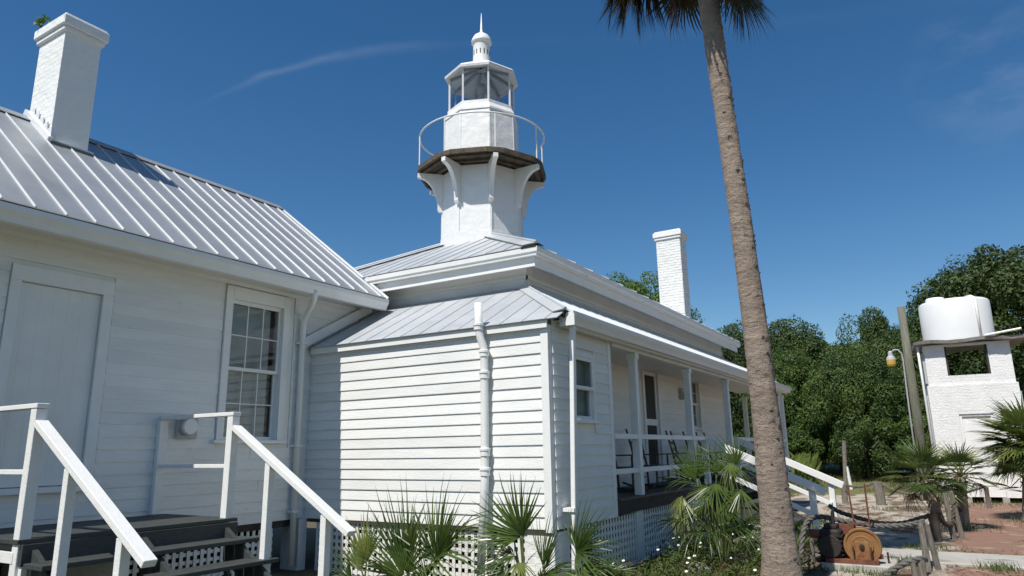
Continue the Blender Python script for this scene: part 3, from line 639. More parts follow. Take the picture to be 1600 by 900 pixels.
# ================================================================ light tower
TX, TY = -7.03, 10.5
tw = thing('lighthouse_tower', 'short white octagonal light tower with railed gallery and glazed lantern rising from the house roof', 'lighthouse', (TX, TY, 3.6))
def octv(rr, k, z): a = math.pi/4*k; return Vector((TX+rr*math.sin(a), TY-rr*math.cos(a), z))
def octprism(r0, z0, r1, z1): return MB().lathe(TX, TY, [(r0, z0), (r1, z1)], 8)
R0 = .785
octprism(R0, 3.4, R0-.01, 5.11).obj('tower_wall', M['sheet'], tw)
for k in range(8):
    MB().bar(octv(R0+.001, k, 3.5), octv(R0-.009, k, 5.10), .035, .012, (octv(1, k, 0)-Vector((TX, TY, 0)))).obj('corner_seam', M['sheet'], tw)
MB().lathe(TX, TY, [(R0+.014, 3.45), (R0+.012, 3.84), (R0+.004, 3.845)], 8, cap=False).obj('base_flashing', M['sheet'], tw)
# gallery: plank deck, joists, brackets
GR = 1.27; gz0 = 5.10
rim = []
for k in range(8):
    for t_ in (.16, .5, .84): rim.append(octv(GR, k, 0).lerp(octv(GR, k+1, 0), t_)*1)
rimv = [Vector(((v.x-TX), (v.y-TY), 0)) for v in rim]
for i in range(24):
    a, b_ = rimv[i], rimv[(i+1) % 24]; s0 = .56
    q = [Vector((TX, TY, gz0+.07))+v for v in (a*s0, a, b_, b_*s0)]
    c_ = sum(q, Vector())/4; q = [c_+(v-c_)*.985 for v in q]; R.random()
    MB().prism(q, (0, 0, .05)).obj('gallery_board', M['woodold'], tw)
    MB().bar(Vector((TX, TY, gz0+.085))+a*1.0, Vector((TX, TY, gz0+.085))+b_*1.0, .05, .085).obj('gallery_rim', M['woodold'], tw)
for k in range(8):
    for s0 in (.72, .93):
        MB().bar(octv(GR*s0*.97, k, gz0+.045), octv(GR*s0*.97, k+1, gz0+.045), .07, .05).obj('gallery_joist', M['woodold'], tw)
for k in range(8):
    dv = (octv(1, k, 0)-Vector((TX, TY, 0))); sd = Vector((-dv.y, dv.x, 0))
    pts = [(R0-.02, gz0+.02), (1.24, gz0+.02), (1.24, gz0-.055)]
    for i in range(11):
        a = math.pi/2*i/10; pts.append((1.22-(1.22-R0-.07)*math.sin(a), gz0-.68+.61*math.cos(a) if True else 0))
    pts += [(R0+.055, gz0-.72), (R0-.02, gz0-.73)]
    poly = [Vector((TX, TY, z))+dv*rr-sd*.042 for rr, z in pts]
    MB().prism(poly, sd*.084).obj('bracket', M['trim'], tw)
    p0 = octv(1.21, k, gz0+.1)
    MB().tube([p0, p0+Vector((0, 0, .70))], .012, 6).obj('railing_post', M['trim'], tw)
MB().tube([Vector((TX+1.21*math.sin(2*math.pi*i/48), TY-1.21*math.cos(2*math.pi*i/48), gz0+.80)) for i in range(49)], .016, 8, cap=False).obj('railing', M['trim'], tw, smooth=True)
# watch room, sill, lantern
octprism(.74, gz0+.08, .72, 6.25).obj('watch_room_wall', M['sheet'], tw)
MB().lathe(TX, TY, [(.735, 6.25), (.735, 6.29), (.68, 6.39), (.68, 6.455), (.6, 6.455)], 8).obj('lantern_sill', M['sheet'], tw)
for k in range(8):
    MB().bar(octv(.735, k, gz0+.1), octv(.715, k, 6.25), .03, .012, (octv(1, k, 0)-Vector((TX, TY, 0)))).obj('corner_seam', M['sheet'], tw)
    a, b_ = octv(.635, k, 6.457), octv(.635, k+1, 6.457); MB().add([a.lerp(b_, .02), b_.lerp(a, .02), b_.lerp(a, .02)+Vector((0, 0, .705)), a.lerp(b_, .02)+Vector((0, 0, .705))], [(0, 1, 2, 3)]).obj('pane', M['lglass'], tw, fix=False)
    MB().bar(octv(.645, k, 6.457), octv(.645, k, 7.165), .03, .03, dv).obj('lantern_bar', M['trim'], tw)
    # roof rib under the roof
    MB().bar(octv(.62, k, 7.13), octv(.10, k, 7.41), .045, .05).obj('roof_rib', M['grey'], tw)
rf = MB(); rf.lathe(TX, TY, [(.05, 7.47), (.62, 7.165), (.735, 7.145), (.745, 7.19), (.70, 7.235), (.20, 7.54), (.05, 7.56)], 8, cap=False); rf.obj('lantern_roof', M['sheet'], tw)
vt = MB().lathe(TX, TY, [(.19, 7.52), (.175, 7.56), (.168, 7.98), (.175, 8.0), (.205, 8.02), (.205, 8.05), (.19, 8.11), (.15, 8.18), (.08, 8.235), (.035, 8.26), (.025, 8.34), (.004, 8.72)], 24).obj('roof_vent', M['trim'], tw, smooth=True)
for i in range(14):
    a = 2*math.pi*i/14; c_ = Vector((TX+.171*math.sin(a), TY-.171*math.cos(a), 7.77)); MB().bar(c_-Vector((0, 0, .055)), c_+Vector((0, 0, .055)), .018, .006, (math.sin(a), -math.cos(a), 0)).obj('vent_slot', M['black'], vt)
MB().lathe(TX, TY, [(.0, 6.457), (.25, 6.46), (.25, 6.5), (.0, 6.5)], 16, cap=False).obj('lamp_base', M['grey'], tw)
MB().lathe(TX+.0, TY, [(.05, 6.5), (.04, 6.9), (.1, 6.92), (.12, 7.0), (.08, 7.1)], 14).obj('lamp', M['grey'], tw)

# ================================================================ entry stairs at the cottage door
st = thing('entry_stairs', 'dark green plank landing and open stairs with white handrails at the cottage door', 'stairs', (-6.4, 3.9, GZ))
YL, YR = 2.95, 4.83
x = -7.58
while x < -6.36:
    B(x, x+.135, YL-.06, YR+.09, -.655, -.62).obj('landing_board', M['dark'], st, bev=.003); x += .139
for y in (YL+.0, YR-.05): B(-7.6, -6.34, y, y+.045, -.82, -.657).obj('landing_joist', M['dark'], st)
B(-6.345, -6.30, YL-.03, YR+.07, -.82, -.66).obj('landing_joist', M['dark'], st)
for k in range(1, 5):
    z = -.62-.175*k; x1 = -6.30+.305*k
    B(x1-.285, x1-.145, YL-.02, YR+.1, z-.038, z).obj('tread', M['dark'], st, bev=.003); B(x1-.14, x1, YL-.02, YR+.1, z-.038, z).obj('tread', M['dark'], st, bev=.003)
for y in (YL+.04, (YL+YR)/2, YR-.08):
    MB().prism([(-6.3, y, -.70), (-6.3, y, -1.0), (-5.4, y, -1.5), (-4.98, y, -1.5)], (0, .045, 0)).obj('stringer', M['dark'], st)
for y in (YL, YR):
    s_ = 1 if y == YR else -1
    MB().bar((-6.395, y, -1.0 if s_ < 0 else -.62), (-6.395, y, .40), .09, .09, (1, 0, 0)).obj('post', M['oldtrim'], st, bev=.004)
    B(-7.60, -6.34, y-.05, y+.05, .405, .445).obj('top_rail', M['oldtrim'], st, bev=.004)
    B(-7.60, -6.44, y-.02, y+.02, -.125, -.085).obj('mid_rail', M['oldtrim'], st, bev=.003)
    B(-7.63, -7.57, y-.07, y+.03, -.62, .404).obj('wall_post', M['oldtrim'], st, bev=.004)
    MB().bar((-6.345, y, .285), (-4.66, y, -.695), .10, .055).obj('handrail', M['oldtrim'], st, bev=.004)
    sl_ = -.98/1.685
    for px in (-5.78, -4.98):
        zt = .285+sl_*(px+6.345)-.035; B(px-.035, px+.035, y-.04, y+.035, -1.5, zt).obj('post', M['oldtrim'], st, bev=.003)
B(-6.35, -6.3, YL-.02, YL+.02, -1.5, -.82).obj('support_post', M['oldtrim'], st); B(-6.35, -6.3, YR-.02, YR+.02, -1.5, -.82).obj('support_post', M['dark'], st)
B(-6.95, -6.4, YL-.05, YL-.015, -.80, -.72).obj('side_board', M['oldtrim'], st)

# ================================================================ porch stairs
ps = thing('porch_stairs', 'porch stairs with sloping white handrails behind the palm trunk', 'stairs', (-2.8, 13.9, GZ))
for k in range(5):
    z = -.62-.176*(k+1)+.0; x0 = AX+.08+.31*k
    B(x0, x0+.3, 12.88, 14.95, z-.04, z).obj('tread', M['deck'], ps)
for y in (12.9, 14.85): MB().prism([(AX+.08, y, -.70), (AX+.08, y, -1.0), (-2.7, y, -1.5), (-2.25, y, -1.5)], (0, .05, 0)).obj('stringer', M['deck'], ps)
for y, yy in ((12.80, 1), (15.02, -1)):
    B(AX-.05, AX+.05, y-.05, y+.05, -.62, .20).obj('post', M['trim'], ps, bev=.004)
    MB().bar((AX+.05, y, .13), (-1.86, y, -.735), .05, .13).obj('handrail', M['trim'], ps, bev=.006)
    MB().bar((AX+.05, y, -.33), (-2.1, y, -1.08), .04, .08).obj('mid_rail', M['trim'], ps, bev=.004)
    B(-2.13, -2.03, y+.03, y+.13, -1.5, -.63).obj('post', M['trim'], ps, bev=.004)

# ================================================================ rocking chairs
def rocking_chair(label, x, y, rz):
    t_ = thing('rocking_chair', label, 'chair', (x, y, -.62), 'dark rocking chairs on the porch')
    def P(a): return Vector(a)+Vector((x, y, -.62))
    m_ = M['chair']
    B(x-.24, x+.24, y-.26, y+.26, -.62+.40, -.62+.43).obj('seat', m_, t_)
    for s_ in (-1, 1):
        MB().tube([P((-.20, s_*.23, .06)), P((-.22, s_*.23, .42)), P((-.30, s_*.23, .8)), P((-.38, s_*.23, 1.10)), P((-.385, s_*.23, 1.13))], [.022, .022, .02, .018, .026], 7).obj('back_post', m_, t_)
        MB().tube([P((.22, s_*.25, .06)), P((.22, s_*.25, .62))], .02, 7).obj('leg', m_, t_)
        MB().bar(P((-.27, s_*.25, .63)), P((.30, s_*.25, .635)), .07, .022).obj('arm', m_, t_)
        MB().tube([P((-.52, s_*.235, .10)), P((-.3, s_*.235, .04)), P((0, s_*.235, .022)), P((.3, s_*.235, .04)), P((.45, s_*.235, .08))], .022, 6).obj('rocker', m_, t_)
    for i, zz in enumerate((.58, .72, .86, 1.0)):
        xx = -.26-.12*(zz-.58)/.5*1.1; MB().bar(P((xx, -.23, zz)), P((xx, .23, zz)), .015, .07, (-.25, 0, 1)).obj('back_slat', m_, t_)
    MB().bar(P((.22, -.25, .2)), P((.22, .25, .2)), .02, .02).obj('stretcher', m_, t_); MB().bar(P((-.2, -.23, .2)), P((-.2, .23, .2)), .02, .02).obj('stretcher', m_, t_)
    t_.rotation_euler.z = rz; t_.scale = (.86, .86, .84)
for l, y, rz in (('dark wooden rocking chair nearest the annex corner of the porch', 10.2, .08), ('dark wooden rocking chair in front of the left part of the screen door', 11.35, -.1), ('dark wooden rocking chair just beyond the second porch post', 13.25, .12), ('dark wooden rocking chair behind the top of the porch stairs', 14.3, 0), ('dark wooden rocking chair farthest along the porch', 15.2, -.12)):
    rocking_chair(l, -4.27, y, rz)

# ================================================================ palms and palmettos
def frond_mesh(name, n, L, spread, m, fuse=.3, droop=.15, cone=.25, wd=.03, seed=0, tipd=0):
    """fan leaf: hub at the origin, midrib along +Y, upper side +Z; narrow folded blades joined near the hub"""
    q = random.Random(seed); b_ = MB(); sp = rad(spread); da = 2*sp/max(1, n-1)
    for i in range(n):
        a = -sp+da*i+q.uniform(-.25, .25)*da; f = abs(a)/max(sp, .01)
        ln = L*(1-.28*f*f)*q.uniform(.74, 1.08); dr = droop*q.uniform(.6, 1.5); c_ = cone*q.uniform(.8, 1.2); bend = q.uniform(-.12, .12); vs = []
        ts = (0, fuse*.6, fuse, .55, .78, 1)
        for t_ in ts:
            rr = ln*t_; aa = a+bend*max(0, t_-fuse)**1.5; d_ = Vector((math.sin(aa), math.cos(aa), 0)); sd = Vector((d_.y, -d_.x, 0))
            z = c_*rr*.5*f-dr*ln*max(0, t_-.15)**2.2-tipd*ln*max(0, t_-.6)**1.5
            p = d_*(rr*(1-.3*dr*t_*t_))+Vector((0, 0, z))
            wmax = min(wd, L*fuse*math.tan(da/2)*1.05) if t_ >= fuse else max(.004, rr*math.tan(da/2)*1.04)
            w_ = wmax*(1 if t_ <= fuse else max(.04, 1-((t_-fuse)/(1-fuse))**1.6))
            vs += [p-sd*w_+Vector((0, 0, w_*.45)), p-Vector((0, 0, w_*.2)), p+sd*w_+Vector((0, 0, w_*.45))]
        b_.add(vs, [(k*3+j, k*3+j+1, k*3+j+4, k*3+j+3) for k in range(len(ts)-1) for j in (0, 1)])
    return b_.mesh(name, m, fix=False)
FM = {'stiff': [frond_mesh('frond', 15, 1, 58, M['frond'], .26, .1, .35, .030, i) for i in range(5)],
      'narrow': [frond_mesh('frond', 12, 1, 33, M['frond'], .24, .07, .5, .027, i+20) for i in range(4)],
      'wide': [frond_mesh('frond', 26, 1, 100, M['frond'], .34, .2, .35, .028, i+40) for i in range(4)],
      'weep': [frond_mesh('frond', 15, 1.15, 70, M['frond'], .2, .5, .2, .028, i+60, .7) for i in range(4)],
      'young': [frond_mesh('frond', 16, 1, 42, M['frondy'], .42, .05, .3, .03, i+80) for i in range(2)],
      'weepy': [frond_mesh('frond', 13, 1.15, 55, M['frondy'], .2, .55, .2, .028, i+90, .8) for i in range(2)],
      'dry': [frond_mesh('dry_frond', 26, 1, 60, M['frondd'], .3, .7, .1, .02, i+100, .5) for i in range(3)],
      'bleached': [frond_mesh('dry_frond', 9, 1, 25, M['frondw'], .2, .6, .1, .018, i+120, .5) for i in range(2)],
      'crowno': [frond_mesh('frond', 40, 1, 105, M['frondo'], .42, .3, .35, .02, i+300, .3) for i in range(3)],
      'crown': [frond_mesh('frond', 40, 1, 110, M['frond'], .42, .28, .35, .021, i+140, .25) for i in range(4)]}
FM['strap'] = [frond_mesh('frond', 12, 1.25, 52, M['frond'], .13, .5, .2, .026, i+220, .75) for i in range(4)]
FM['strapy'] = [frond_mesh('frond', 11, 1.25, 48, M['frondy'], .13, .55, .2, .026, i+240, .8) for i in range(2)]
FM['widey'] = [frond_mesh('frond', 26, 1, 95, M['frondy'], .34, .15, .35, .026, i+200) for i in range(2)]
FM['hang'] = [frond_mesh('frond', 34, 1, 50, M['frondo'], .38, .06, .25, .018, i+160) for i in range(3)]
FM['hangdry'] = [frond_mesh('dry_frond', 20, 1, 20, M['frondd'], .3, .1, .3, .012, i+170) for i in range(2)]
def place_frond(parent, kind, hub, tip, face=(0, -1, .6), var=None, size=None):
    hub, tip = Vector(hub), Vector(tip); me = FM[kind][R.randrange(len(FM[kind])) if var is None else var]
    y = tip-hub; L = size or y.length; y.normalize(); z = Vector(face); z = (z-y*z.dot(y))
    if z.length < .05: z = y.orthogonal()
    z.normalize(); x = y.cross(z)
    o = bpy.data.objects.new(me.name, me); COL.objects.link(o); o.parent = parent; o.matrix_parent_inverse = Matrix.Translation(-world_loc(parent))
    o.matrix_basis = Matrix.Translation(hub) @ Matrix((x, y, z)).transposed().to_4x4() @ Matrix.Scale(L, 4)
    return o
def petiole(parent, base, hub, sag=.1, rr=.011, m=None):
    base, hub = Vector(base), Vector(hub); mid = base.lerp(hub, .5)+Vector((0, 0, (hub-base).length*sag))
    pts = [base*(1-t_)**2+mid*(2*t_*(1-t_))+hub*t_*t_ for t_ in (0, .3, .6, .85, 1)]
    return MB().tube(pts, [rr*1.3, rr*1.1, rr, rr*.9, rr*.7], 5).obj('petiole', m or M['petiole'], parent)
def clump(label, base, leaves, extra=0, rad_=.5, hmin=.15, hmax=.5, kinds=('stiff', 'wide'), L=(.5, .75), group=None, cat='palmetto', name='palmetto'):
    base = Vector(base); t_ = thing(name, label, cat, base, group)
    for kind, hub, tip, *fc in leaves:
        place_frond(t_, kind, hub, tip, fc[0] if fc else (0, -1, .5)); petiole(t_, base+Vector((R.uniform(-.05, .05), R.uniform(-.05, .05), -.02)), hub)
    for i in range(extra):
        a = R.uniform(0, 2*math.pi); rr = R.uniform(.3, 1)*rad_; hub = base+Vector((rr*math.cos(a), rr*math.sin(a), R.uniform(hmin, hmax)))
        d_ = Vector((math.cos(a), math.sin(a), R.uniform(-.1, .9))).normalized(); l_ = R.uniform(*L)
        place_frond(t_, R.choice(kinds), hub, hub+d_*l_, Vector((-d_.x*.4, -d_.y*.4, 1))+Vector((R.uniform(-.4, .4), R.uniform(-.4, .4), 0))); petiole(t_, base, hub)
    return t_
# in front of the annex lattice
P_ = lambda x, y, z: (x, y, z)
clump('tall saw palmetto with upright fan in front of the annex lattice', (-5.2, 6.35, GZ), [
    ('narrow', (-5.24, 6.3, -1.23), (-5.27, 6.2, -.20)), ('narrow', (-5.25, 6.32, -1.25), (-5.50, 6.25, -.38), (.2, -1, .3)), ('stiff', (-5.22, 6.28, -1.27), (-5.05, 6.2, -.45), (-.2, -1, .4)), ('stiff', (-5.26, 6.25, -1.3), (-5.72, 6.1, -.75), (.2, -1, .6)),
    ('narrow', (-4.83, 6.3, -1.13), (-4.72, 6.25, -.24), (-.1, -1, .2)), ('stiff', (-4.84, 6.32, -1.15), (-4.95, 6.3, -.38), (.1, -1, .3)), ('narrow', (-4.81, 6.3, -1.14), (-4.45, 6.2, -.36), (-.2, -1, .4)), ('weep', (-4.78, 6.26, -1.1), (-4.12, 6.1, -.48), (0, -.5, 1)), ('weep', (-4.85, 6.22, -1.15), (-4.4, 6.0, -.85), (0, -.5, 1)), ('stiff', (-4.9, 6.2, -1.3), (-5.1, 5.95, -1.0), (0, -.7, 1)), ('wide', (-5.0, 6.15, -1.36), (-4.8, 5.8, -1.25), (0, -.4, 1))], 2, .35, .05, .2, L=(.4, .55))
clump('small pale green palmetto beside the handrail of the entry stairs', (-5.83, 6.35, GZ), [('young', (-5.83, 6.3, -1.21), (-5.83, 6.25, -.56)), ('young', (-5.88, 6.28, -1.3), (-6.02, 6.2, -.82)), ('narrow', (-5.95, 6.2, -1.38), (-6.2, 6.1, -1.0))], 2, .25, .05, .15, L=(.3, .45), kinds=('stiff', 'young'))
clump('saw palmetto with spiky fans before the waste pipe', (-3.78, 6.42, GZ), [
    ('stiff', (-3.77, 6.3, -.82), (-3.98, 6.15, -.22), (.2, -1, .4)), ('stiff', (-3.79, 6.3, -.84), (-4.28, 6.15, -.52), (.1, -1, .7)), ('narrow', (-3.76, 6.3, -.83), (-3.72, 6.2, -.24)), ('weep', (-3.85, 6.28, -.88), (-4.45, 6.1, -.72), (0, -.4, 1)), ('weep', (-3.8, 6.2, -1.0), (-4.3, 5.95, -1.02), (0, -.4, 1)), ('wide', (-3.9, 6.15, -1.15), (-4.25, 5.9, -1.22), (0, -.4, 1)), ('weepy', (-3.72, 6.15, -1.05), (-3.6, 5.85, -1.3), (0, -.6, 1))], 2, .35, .1, .3, L=(.4, .55))
clump('palmetto with narrow fans against the white brick corner pier', (-3.55, 6.4, GZ), [
    ('narrow', (-3.54, 6.3, -1.09), (-3.36, 6.25, -.50), (-.2, -1, .2)), ('narrow', (-3.52, 6.3, -1.12), (-3.30, 6.2, -.66), (-.3, -1, .1)), ('weep', (-3.5, 6.25, -1.2), (-3.1, 6.1, -1.0), (0, -.6, 1))], 1, .3, .05, .15, L=(.35, .45))
clump('palmetto fanning out to the right of the porch downspout', (-3.48, 7.05, GZ), [
    ('stiff', (-3.53, 7.0, -1.04), (-3.08, 6.9, -.62), (-.2, -1, .6)), ('stiff', (-3.52, 7.0, -1.03), (-3.30, 6.95, -.50), (-.2, -1, .4)), ('weep', (-3.5, 6.98, -1.06), (-2.95, 6.85, -.95), (0, -.6, 1)), ('stiff', (-3.50, 7.0, -1.25), (-3.06, 6.9, -1.1), (0, -.7, 1)), ('wide', (-3.45, 6.9, -1.2), (-3.2, 6.6, -1.25), (0, -.5, 1)), ('weepy', (-3.4, 6.95, -1.15), (-2.9, 6.8, -1.25), (0, -.6, 1))], 2, .3, .1, .25, L=(.4, .5))
# in front of the porch
clump('big drooping palmetto in front of the porch left of the palm trunk', (-2.72, 9.6, GZ), [
    ('strapy', (-3.16, 9.45, -.62), (-3.42, 9.3, -1.12), (-.4, -.5, 1)), ('strapy', (-3.12, 9.4, -.64), (-3.18, 9.2, -1.3), (-.3, -.7, 1)), ('bleached', (-3.22, 9.4, -.85), (-3.25, 9.3, -1.42), (0, -1, .3)), ('bleached', (-3.1, 9.35, -.9), (-3.08, 9.25, -1.45), (0, -1, .3)),
    ('strapy', (-2.36, 9.4, -.53), (-2.34, 9.2, -1.08), (.1, -.8, 1)), ('strap', (-2.36, 9.42, -.52), (-2.75, 9.2, -.95), (-.2, -.7, 1)), ('stiff', (-2.96, 9.6, -.40), (-3.12, 9.6, .15), (.2, -1, .3)), ('narrow', (-2.98, 9.55, -.42), (-3.3, 9.5, .1), (.2, -1, .3)),
    ('strap', (-2.45, 9.55, -.22), (-2.38, 9.45, .12), (0, -1, .5)), ('stiff', (-2.42, 9.55, -.2), (-2.62, 9.5, .2), (0, -1, .4)), ('strapy', (-2.5, 9.5, -.2), (-2.42, 9.25, -.6), (0, -.7, 1)), ('strap', (-2.75, 9.7, -.35), (-2.8, 9.7, .2), (0, -1, .5)),
    ('strap', (-2.8, 9.5, -.5), (-3.3, 9.3, -.75), (0, -.6, 1)), ('strap', (-2.7, 9.45, -.45), (-2.65, 9.1, -.9), (0, -.9, 1)), ('strap', (-2.6, 9.7, -.3), (-2.2, 9.8, -.6), (0, -.3, 1)), ('strap', (-3.0, 9.6, -.45), (-3.4, 9.5, -.25), (0, -.5, 1)), ('strap', (-2.9, 9.65, -.35), (-3.2, 9.6, .0), (0, -.8, 1)), ('strap', (-2.6, 9.6, -.3), (-2.9, 9.4, .1), (0, -.8, 1)), ('strap', (-2.5, 9.7, -.3), (-2.1, 9.6, -.2), (0, -.6, 1)), ('strap', (-2.9, 9.45, -.75), (-3.3, 9.2, -.9), (0, -.6, 1)), ('strap', (-2.6, 9.4, -.7), (-2.4, 9.1, -.95), (0, -.6, 1)), ('strapy', (-2.8, 9.4, -.6), (-2.9, 9.1, -.8), (0, -.6, 1))], 6, .5, .2, .7, ('strap', 'weep'), (.5, .7))
clump('low dark palmetto in the shade right behind the winch', (-2.1, 11.0, GZ), [], 9, .35, .1, .4, ('wide', 'stiff'), (.4, .55))
clump('low palmetto beneath the porch edge behind the big drooping one', (-3.2, 11.2, GZ), [], 8, .4, .2, .6, ('wide', 'weep'), (.45, .6))
# tall cabbage palms
def prof(t_, r0, r1, H):           # girth: flared foot, slim waist, a little thicker under the crown
    a = (1-t_)**2.2; return r1+(r0-r1)*a+.028*max(0, (t_-.62)/.38)+r0*.42*math.exp(-t_*H/.3)
def palm_trunk(base, top, r0, r1, name='trunk', parent=None, rings=70):
    base, top = Vector(base), Vector(top); b_ = MB(); n = 40; vs = []; H = (top-base).length
    for i in range(rings*3+1):
        t_ = i/(rings*3); p = base.lerp(top, t_)+Vector((.04*math.sin(t_*5), .03*math.sin(t_*4+1), 0)); rr = prof(t_, r0, r1, H)
        saw = (t_*rings) % 1
        for k in range(n):
            a = 2*math.pi*k/n; d_ = Vector((math.cos(a), math.sin(a), 0)); pz = p.z+.03*math.sin(3*a+i*.05)
            nn = noise.noise(Vector((d_.x*2.2, d_.y*2.2, pz*2.2)))*.05+noise.noise(Vector((d_.x*7, d_.y*7, pz*7)))*.035+noise.noise(Vector((d_.x*15, d_.y*15, pz*14)))*.025
            vs.append(p+d_*(rr*(1+nn+.012*(1-saw))))
    b_.add(vs, [(i*n+k, i*n+(k+1) % n, (i+1)*n+(k+1) % n, (i+1)*n+k) for i in range(rings*3) for k in range(n)])
    o = b_.obj(name, M['trunk'], parent, smooth=True, fix=False)
    bt = MB()
    for i in range(int(150*H/7)):                  # stubs of old leaf bases along the bark
        t_ = R.uniform(.02, .8); a = R.gauss(.1, .75); p = base.lerp(top, t_)+Vector((.04*math.sin(t_*5), .03*math.sin(t_*4+1), 0)); rr = prof(t_, r0, r1, H)
        d_ = Vector((math.cos(a), math.sin(a), 0)); sd = Vector((-d_.y, d_.x, 0)); c_ = p+d_*(rr*.985); ww = R.uniform(.012, .035); hh = R.uniform(.008, .025)
        bt.add([c_-sd*ww-Vector((0, 0, hh)), c_+sd*ww-Vector((0, 0, hh)), c_+sd*ww*.8+d_*R.uniform(.006, .022)+Vector((0, 0, hh)), c_-sd*ww*.8+d_*R.uniform(.006, .022)+Vector((0, 0, hh))], [(0, 1, 2, 3)])
    bt.obj('leaf_scar', M['trunk'], parent, fix=False, kind='stuff')
    return o
def cabbage_palm(label, base, top, r0, r1, nf, L, skirt=9, group=None):
    t_ = thing('cabbage_palm', label, 'palm tree', base, group); palm_trunk(base, top, r0, r1, parent=t_); top = Vector(top)
    for i in range(nf):
        a = i*2.39996+R.uniform(-.2, .2); el = 1.25-2.0*(i/nf)+R.uniform(-.1, .1); d_ = Vector((math.cos(a)*math.cos(el), math.sin(a)*math.cos(el), math.sin(el)))
        hub = top+d_*L*.95-Vector((0, 0, .12*L*(1-abs(d_.z)))); dn_ = (d_+Vector((0, 0, -.5-.3*math.cos(el)))).normalized()
        place_frond(t_, 'crown' if el > .15 else 'crowno', hub, hub+dn_*L, Vector((-d_.x*.3, -d_.y*.3, 1))); petiole(t_, top-Vector((0, 0, .1)), hub, .12, .018)
    return t_
pm = cabbage_palm('tall cabbage palm with fibrous brown trunk rising in front of the porch', (-1.72, 8.2, GZ-.05), (-1.925, 8.2, 6.95), .178, .108, 38, .86)
top = Vector((-1.92, 8.2, 6.8))
for hx, hy, hz, tx, ty, tz, k_ in ((-3.15, 8.05, 6.2, -3.3, 8.0, 5.58, 'hang'), (-3.0, 8.0, 6.2, -3.02, 7.95, 5.48, 'hang'), (-2.82, 8.1, 6.2, -2.78, 8.1, 5.42, 'hang'), (-2.68, 8.3, 6.2, -2.56, 8.3, 5.5, 'hang'), (-3.05, 8.0, 6.2, -3.42, 7.9, 5.70, 'hang'), (-2.98, 8.15, 6.25, -3.15, 8.1, 5.52, 'hang'), (-2.9, 8.25, 6.2, -2.92, 8.2, 5.42, 'hang'), (-2.75, 8.2, 6.2, -2.68, 8.2, 5.44, 'hang'), (-2.6, 8.35, 6.25, -2.45, 8.35, 5.6, 'hang'), (-3.1, 8.3, 6.3, -3.45, 8.3, 5.95, 'hang'), (-2.35, 8.1, 5.9, -2.36, 8.05, 5.04, 'hangdry'), (-1.58, 8.25, 5.8, -1.5, 8.2, 4.9, 'hang'), (-2.95, 8.2, 6.45, -3.25, 8.1, 5.62, 'hang'), (-2.85, 8.1, 6.4, -2.85, 8.0, 5.50, 'hang'), (-2.7, 8.3, 6.4, -2.58, 8.3, 5.55, 'hang'), (-2.95, 8.4, 6.5, -3.45, 8.4, 5.85, 'hang'),
    (-2.32, 8.15, 5.95, -2.30, 8.1, 5.08, 'hangdry'), (-2.25, 8.2, 6.1, -2.45, 8.2, 5.35, 'hangdry'), (-2.2, 8.3, 6.1, -2.15, 8.3, 5.4, 'hangdry'), (-1.6, 8.35, 5.95, -1.53, 8.35, 4.95, 'hang'), (-1.55, 8.4, 5.95, -1.35, 8.4, 5.2, 'hang'), (-1.66, 8.45, 5.9, -1.66, 8.45, 5.05, 'hangdry')):
    f_ = place_frond(pm, k_, (hx, hy, hz), (tx, ty, tz), (hx-top.x, hy-top.y-.3, .1)); petiole(pm, top, (hx, hy, hz), .08, .016)
cabbage_palm('tall cabbage palm outside the picture to the right that shades the walk', (2.75, 7.7, GZ-.05), (2.7, 7.7, 8.0), .18, .11, 34, 1.1)
# short cabbage palms by the rope fence
def short_palm(label, base, c, L, n, lo=-.5, tr=.09, bush=0):
    t_ = thing('young_palm', label, 'palm tree', base); c = Vector(c); base = Vector(base)
    b_ = MB(); b_.tube([base, base.lerp(c, .5), c], [tr*1.2, tr, tr*.9], 9); b_.obj('trunk', M['trunk'], t_)
    for i in range(14):
        a = R.uniform(0, 6.28); t2 = R.uniform(.15, .95); p = base.lerp(c, t2); d_ = Vector((math.cos(a), math.sin(a), 1.2)).normalized(); MB().bar(p+d_*tr*.3, p+d_*(tr*.3+.16), .05, .02, (math.cos(a), math.sin(a), 0)).obj('leaf_boot', M['frondd'] if i % 2 else M['frondw'], t_)
    for i in range(bush):
        a = R.uniform(0, 6.28); hub = c+Vector((math.cos(a)*L*R.uniform(.1, .55), math.sin(a)*L*R.uniform(.1, .55), R.uniform(-1.0, .25)*L)); dd_ = Vector((math.cos(a), math.sin(a), R.uniform(-.2, .9))).normalized()
        place_frond(t_, 'wide' if i % 4 else 'young', hub, hub+dd_*L*R.uniform(.5, .7), Vector((-dd_.x*.5, -dd_.y*.5, 1))); petiole(t_, c-Vector((0, 0, L*.5)), hub, .05, .01)
    for i in range(n):
        a = i*2.39996; el = 1.35-(1.35-lo)*(i/n)**.85+R.uniform(-.1, .1); d_ = Vector((math.cos(a)*math.cos(el), math.sin(a)*math.cos(el), math.sin(el)))
        hub = c+d_*L*.5; dd_ = (d_+Vector((0, 0, -.22*math.cos(el)))).normalized(); place_frond(t_, 'dry' if (i > n-3 and lo < -.5) else ('widey' if R.random() < .65 else 'wide'), hub, hub+dd_*L*.72*R.uniform(.85, 1.1), Vector((-d_.x*.5, -d_.y*.5, 1))); petiole(t_, c, hub, .06, .011)
    return t_
short_palm('young cabbage palm with yellowing lower fans behind the leaning fence posts', (-.34, 14.95, GZ), (-.5, 14.9, -.62), .72, 22, -.75)
short_palm('small cabbage palm right of the yellowing one before the tank house', (-.02, 15.6, GZ), (.06, 15.6, -.58), .6, 18, -.6)
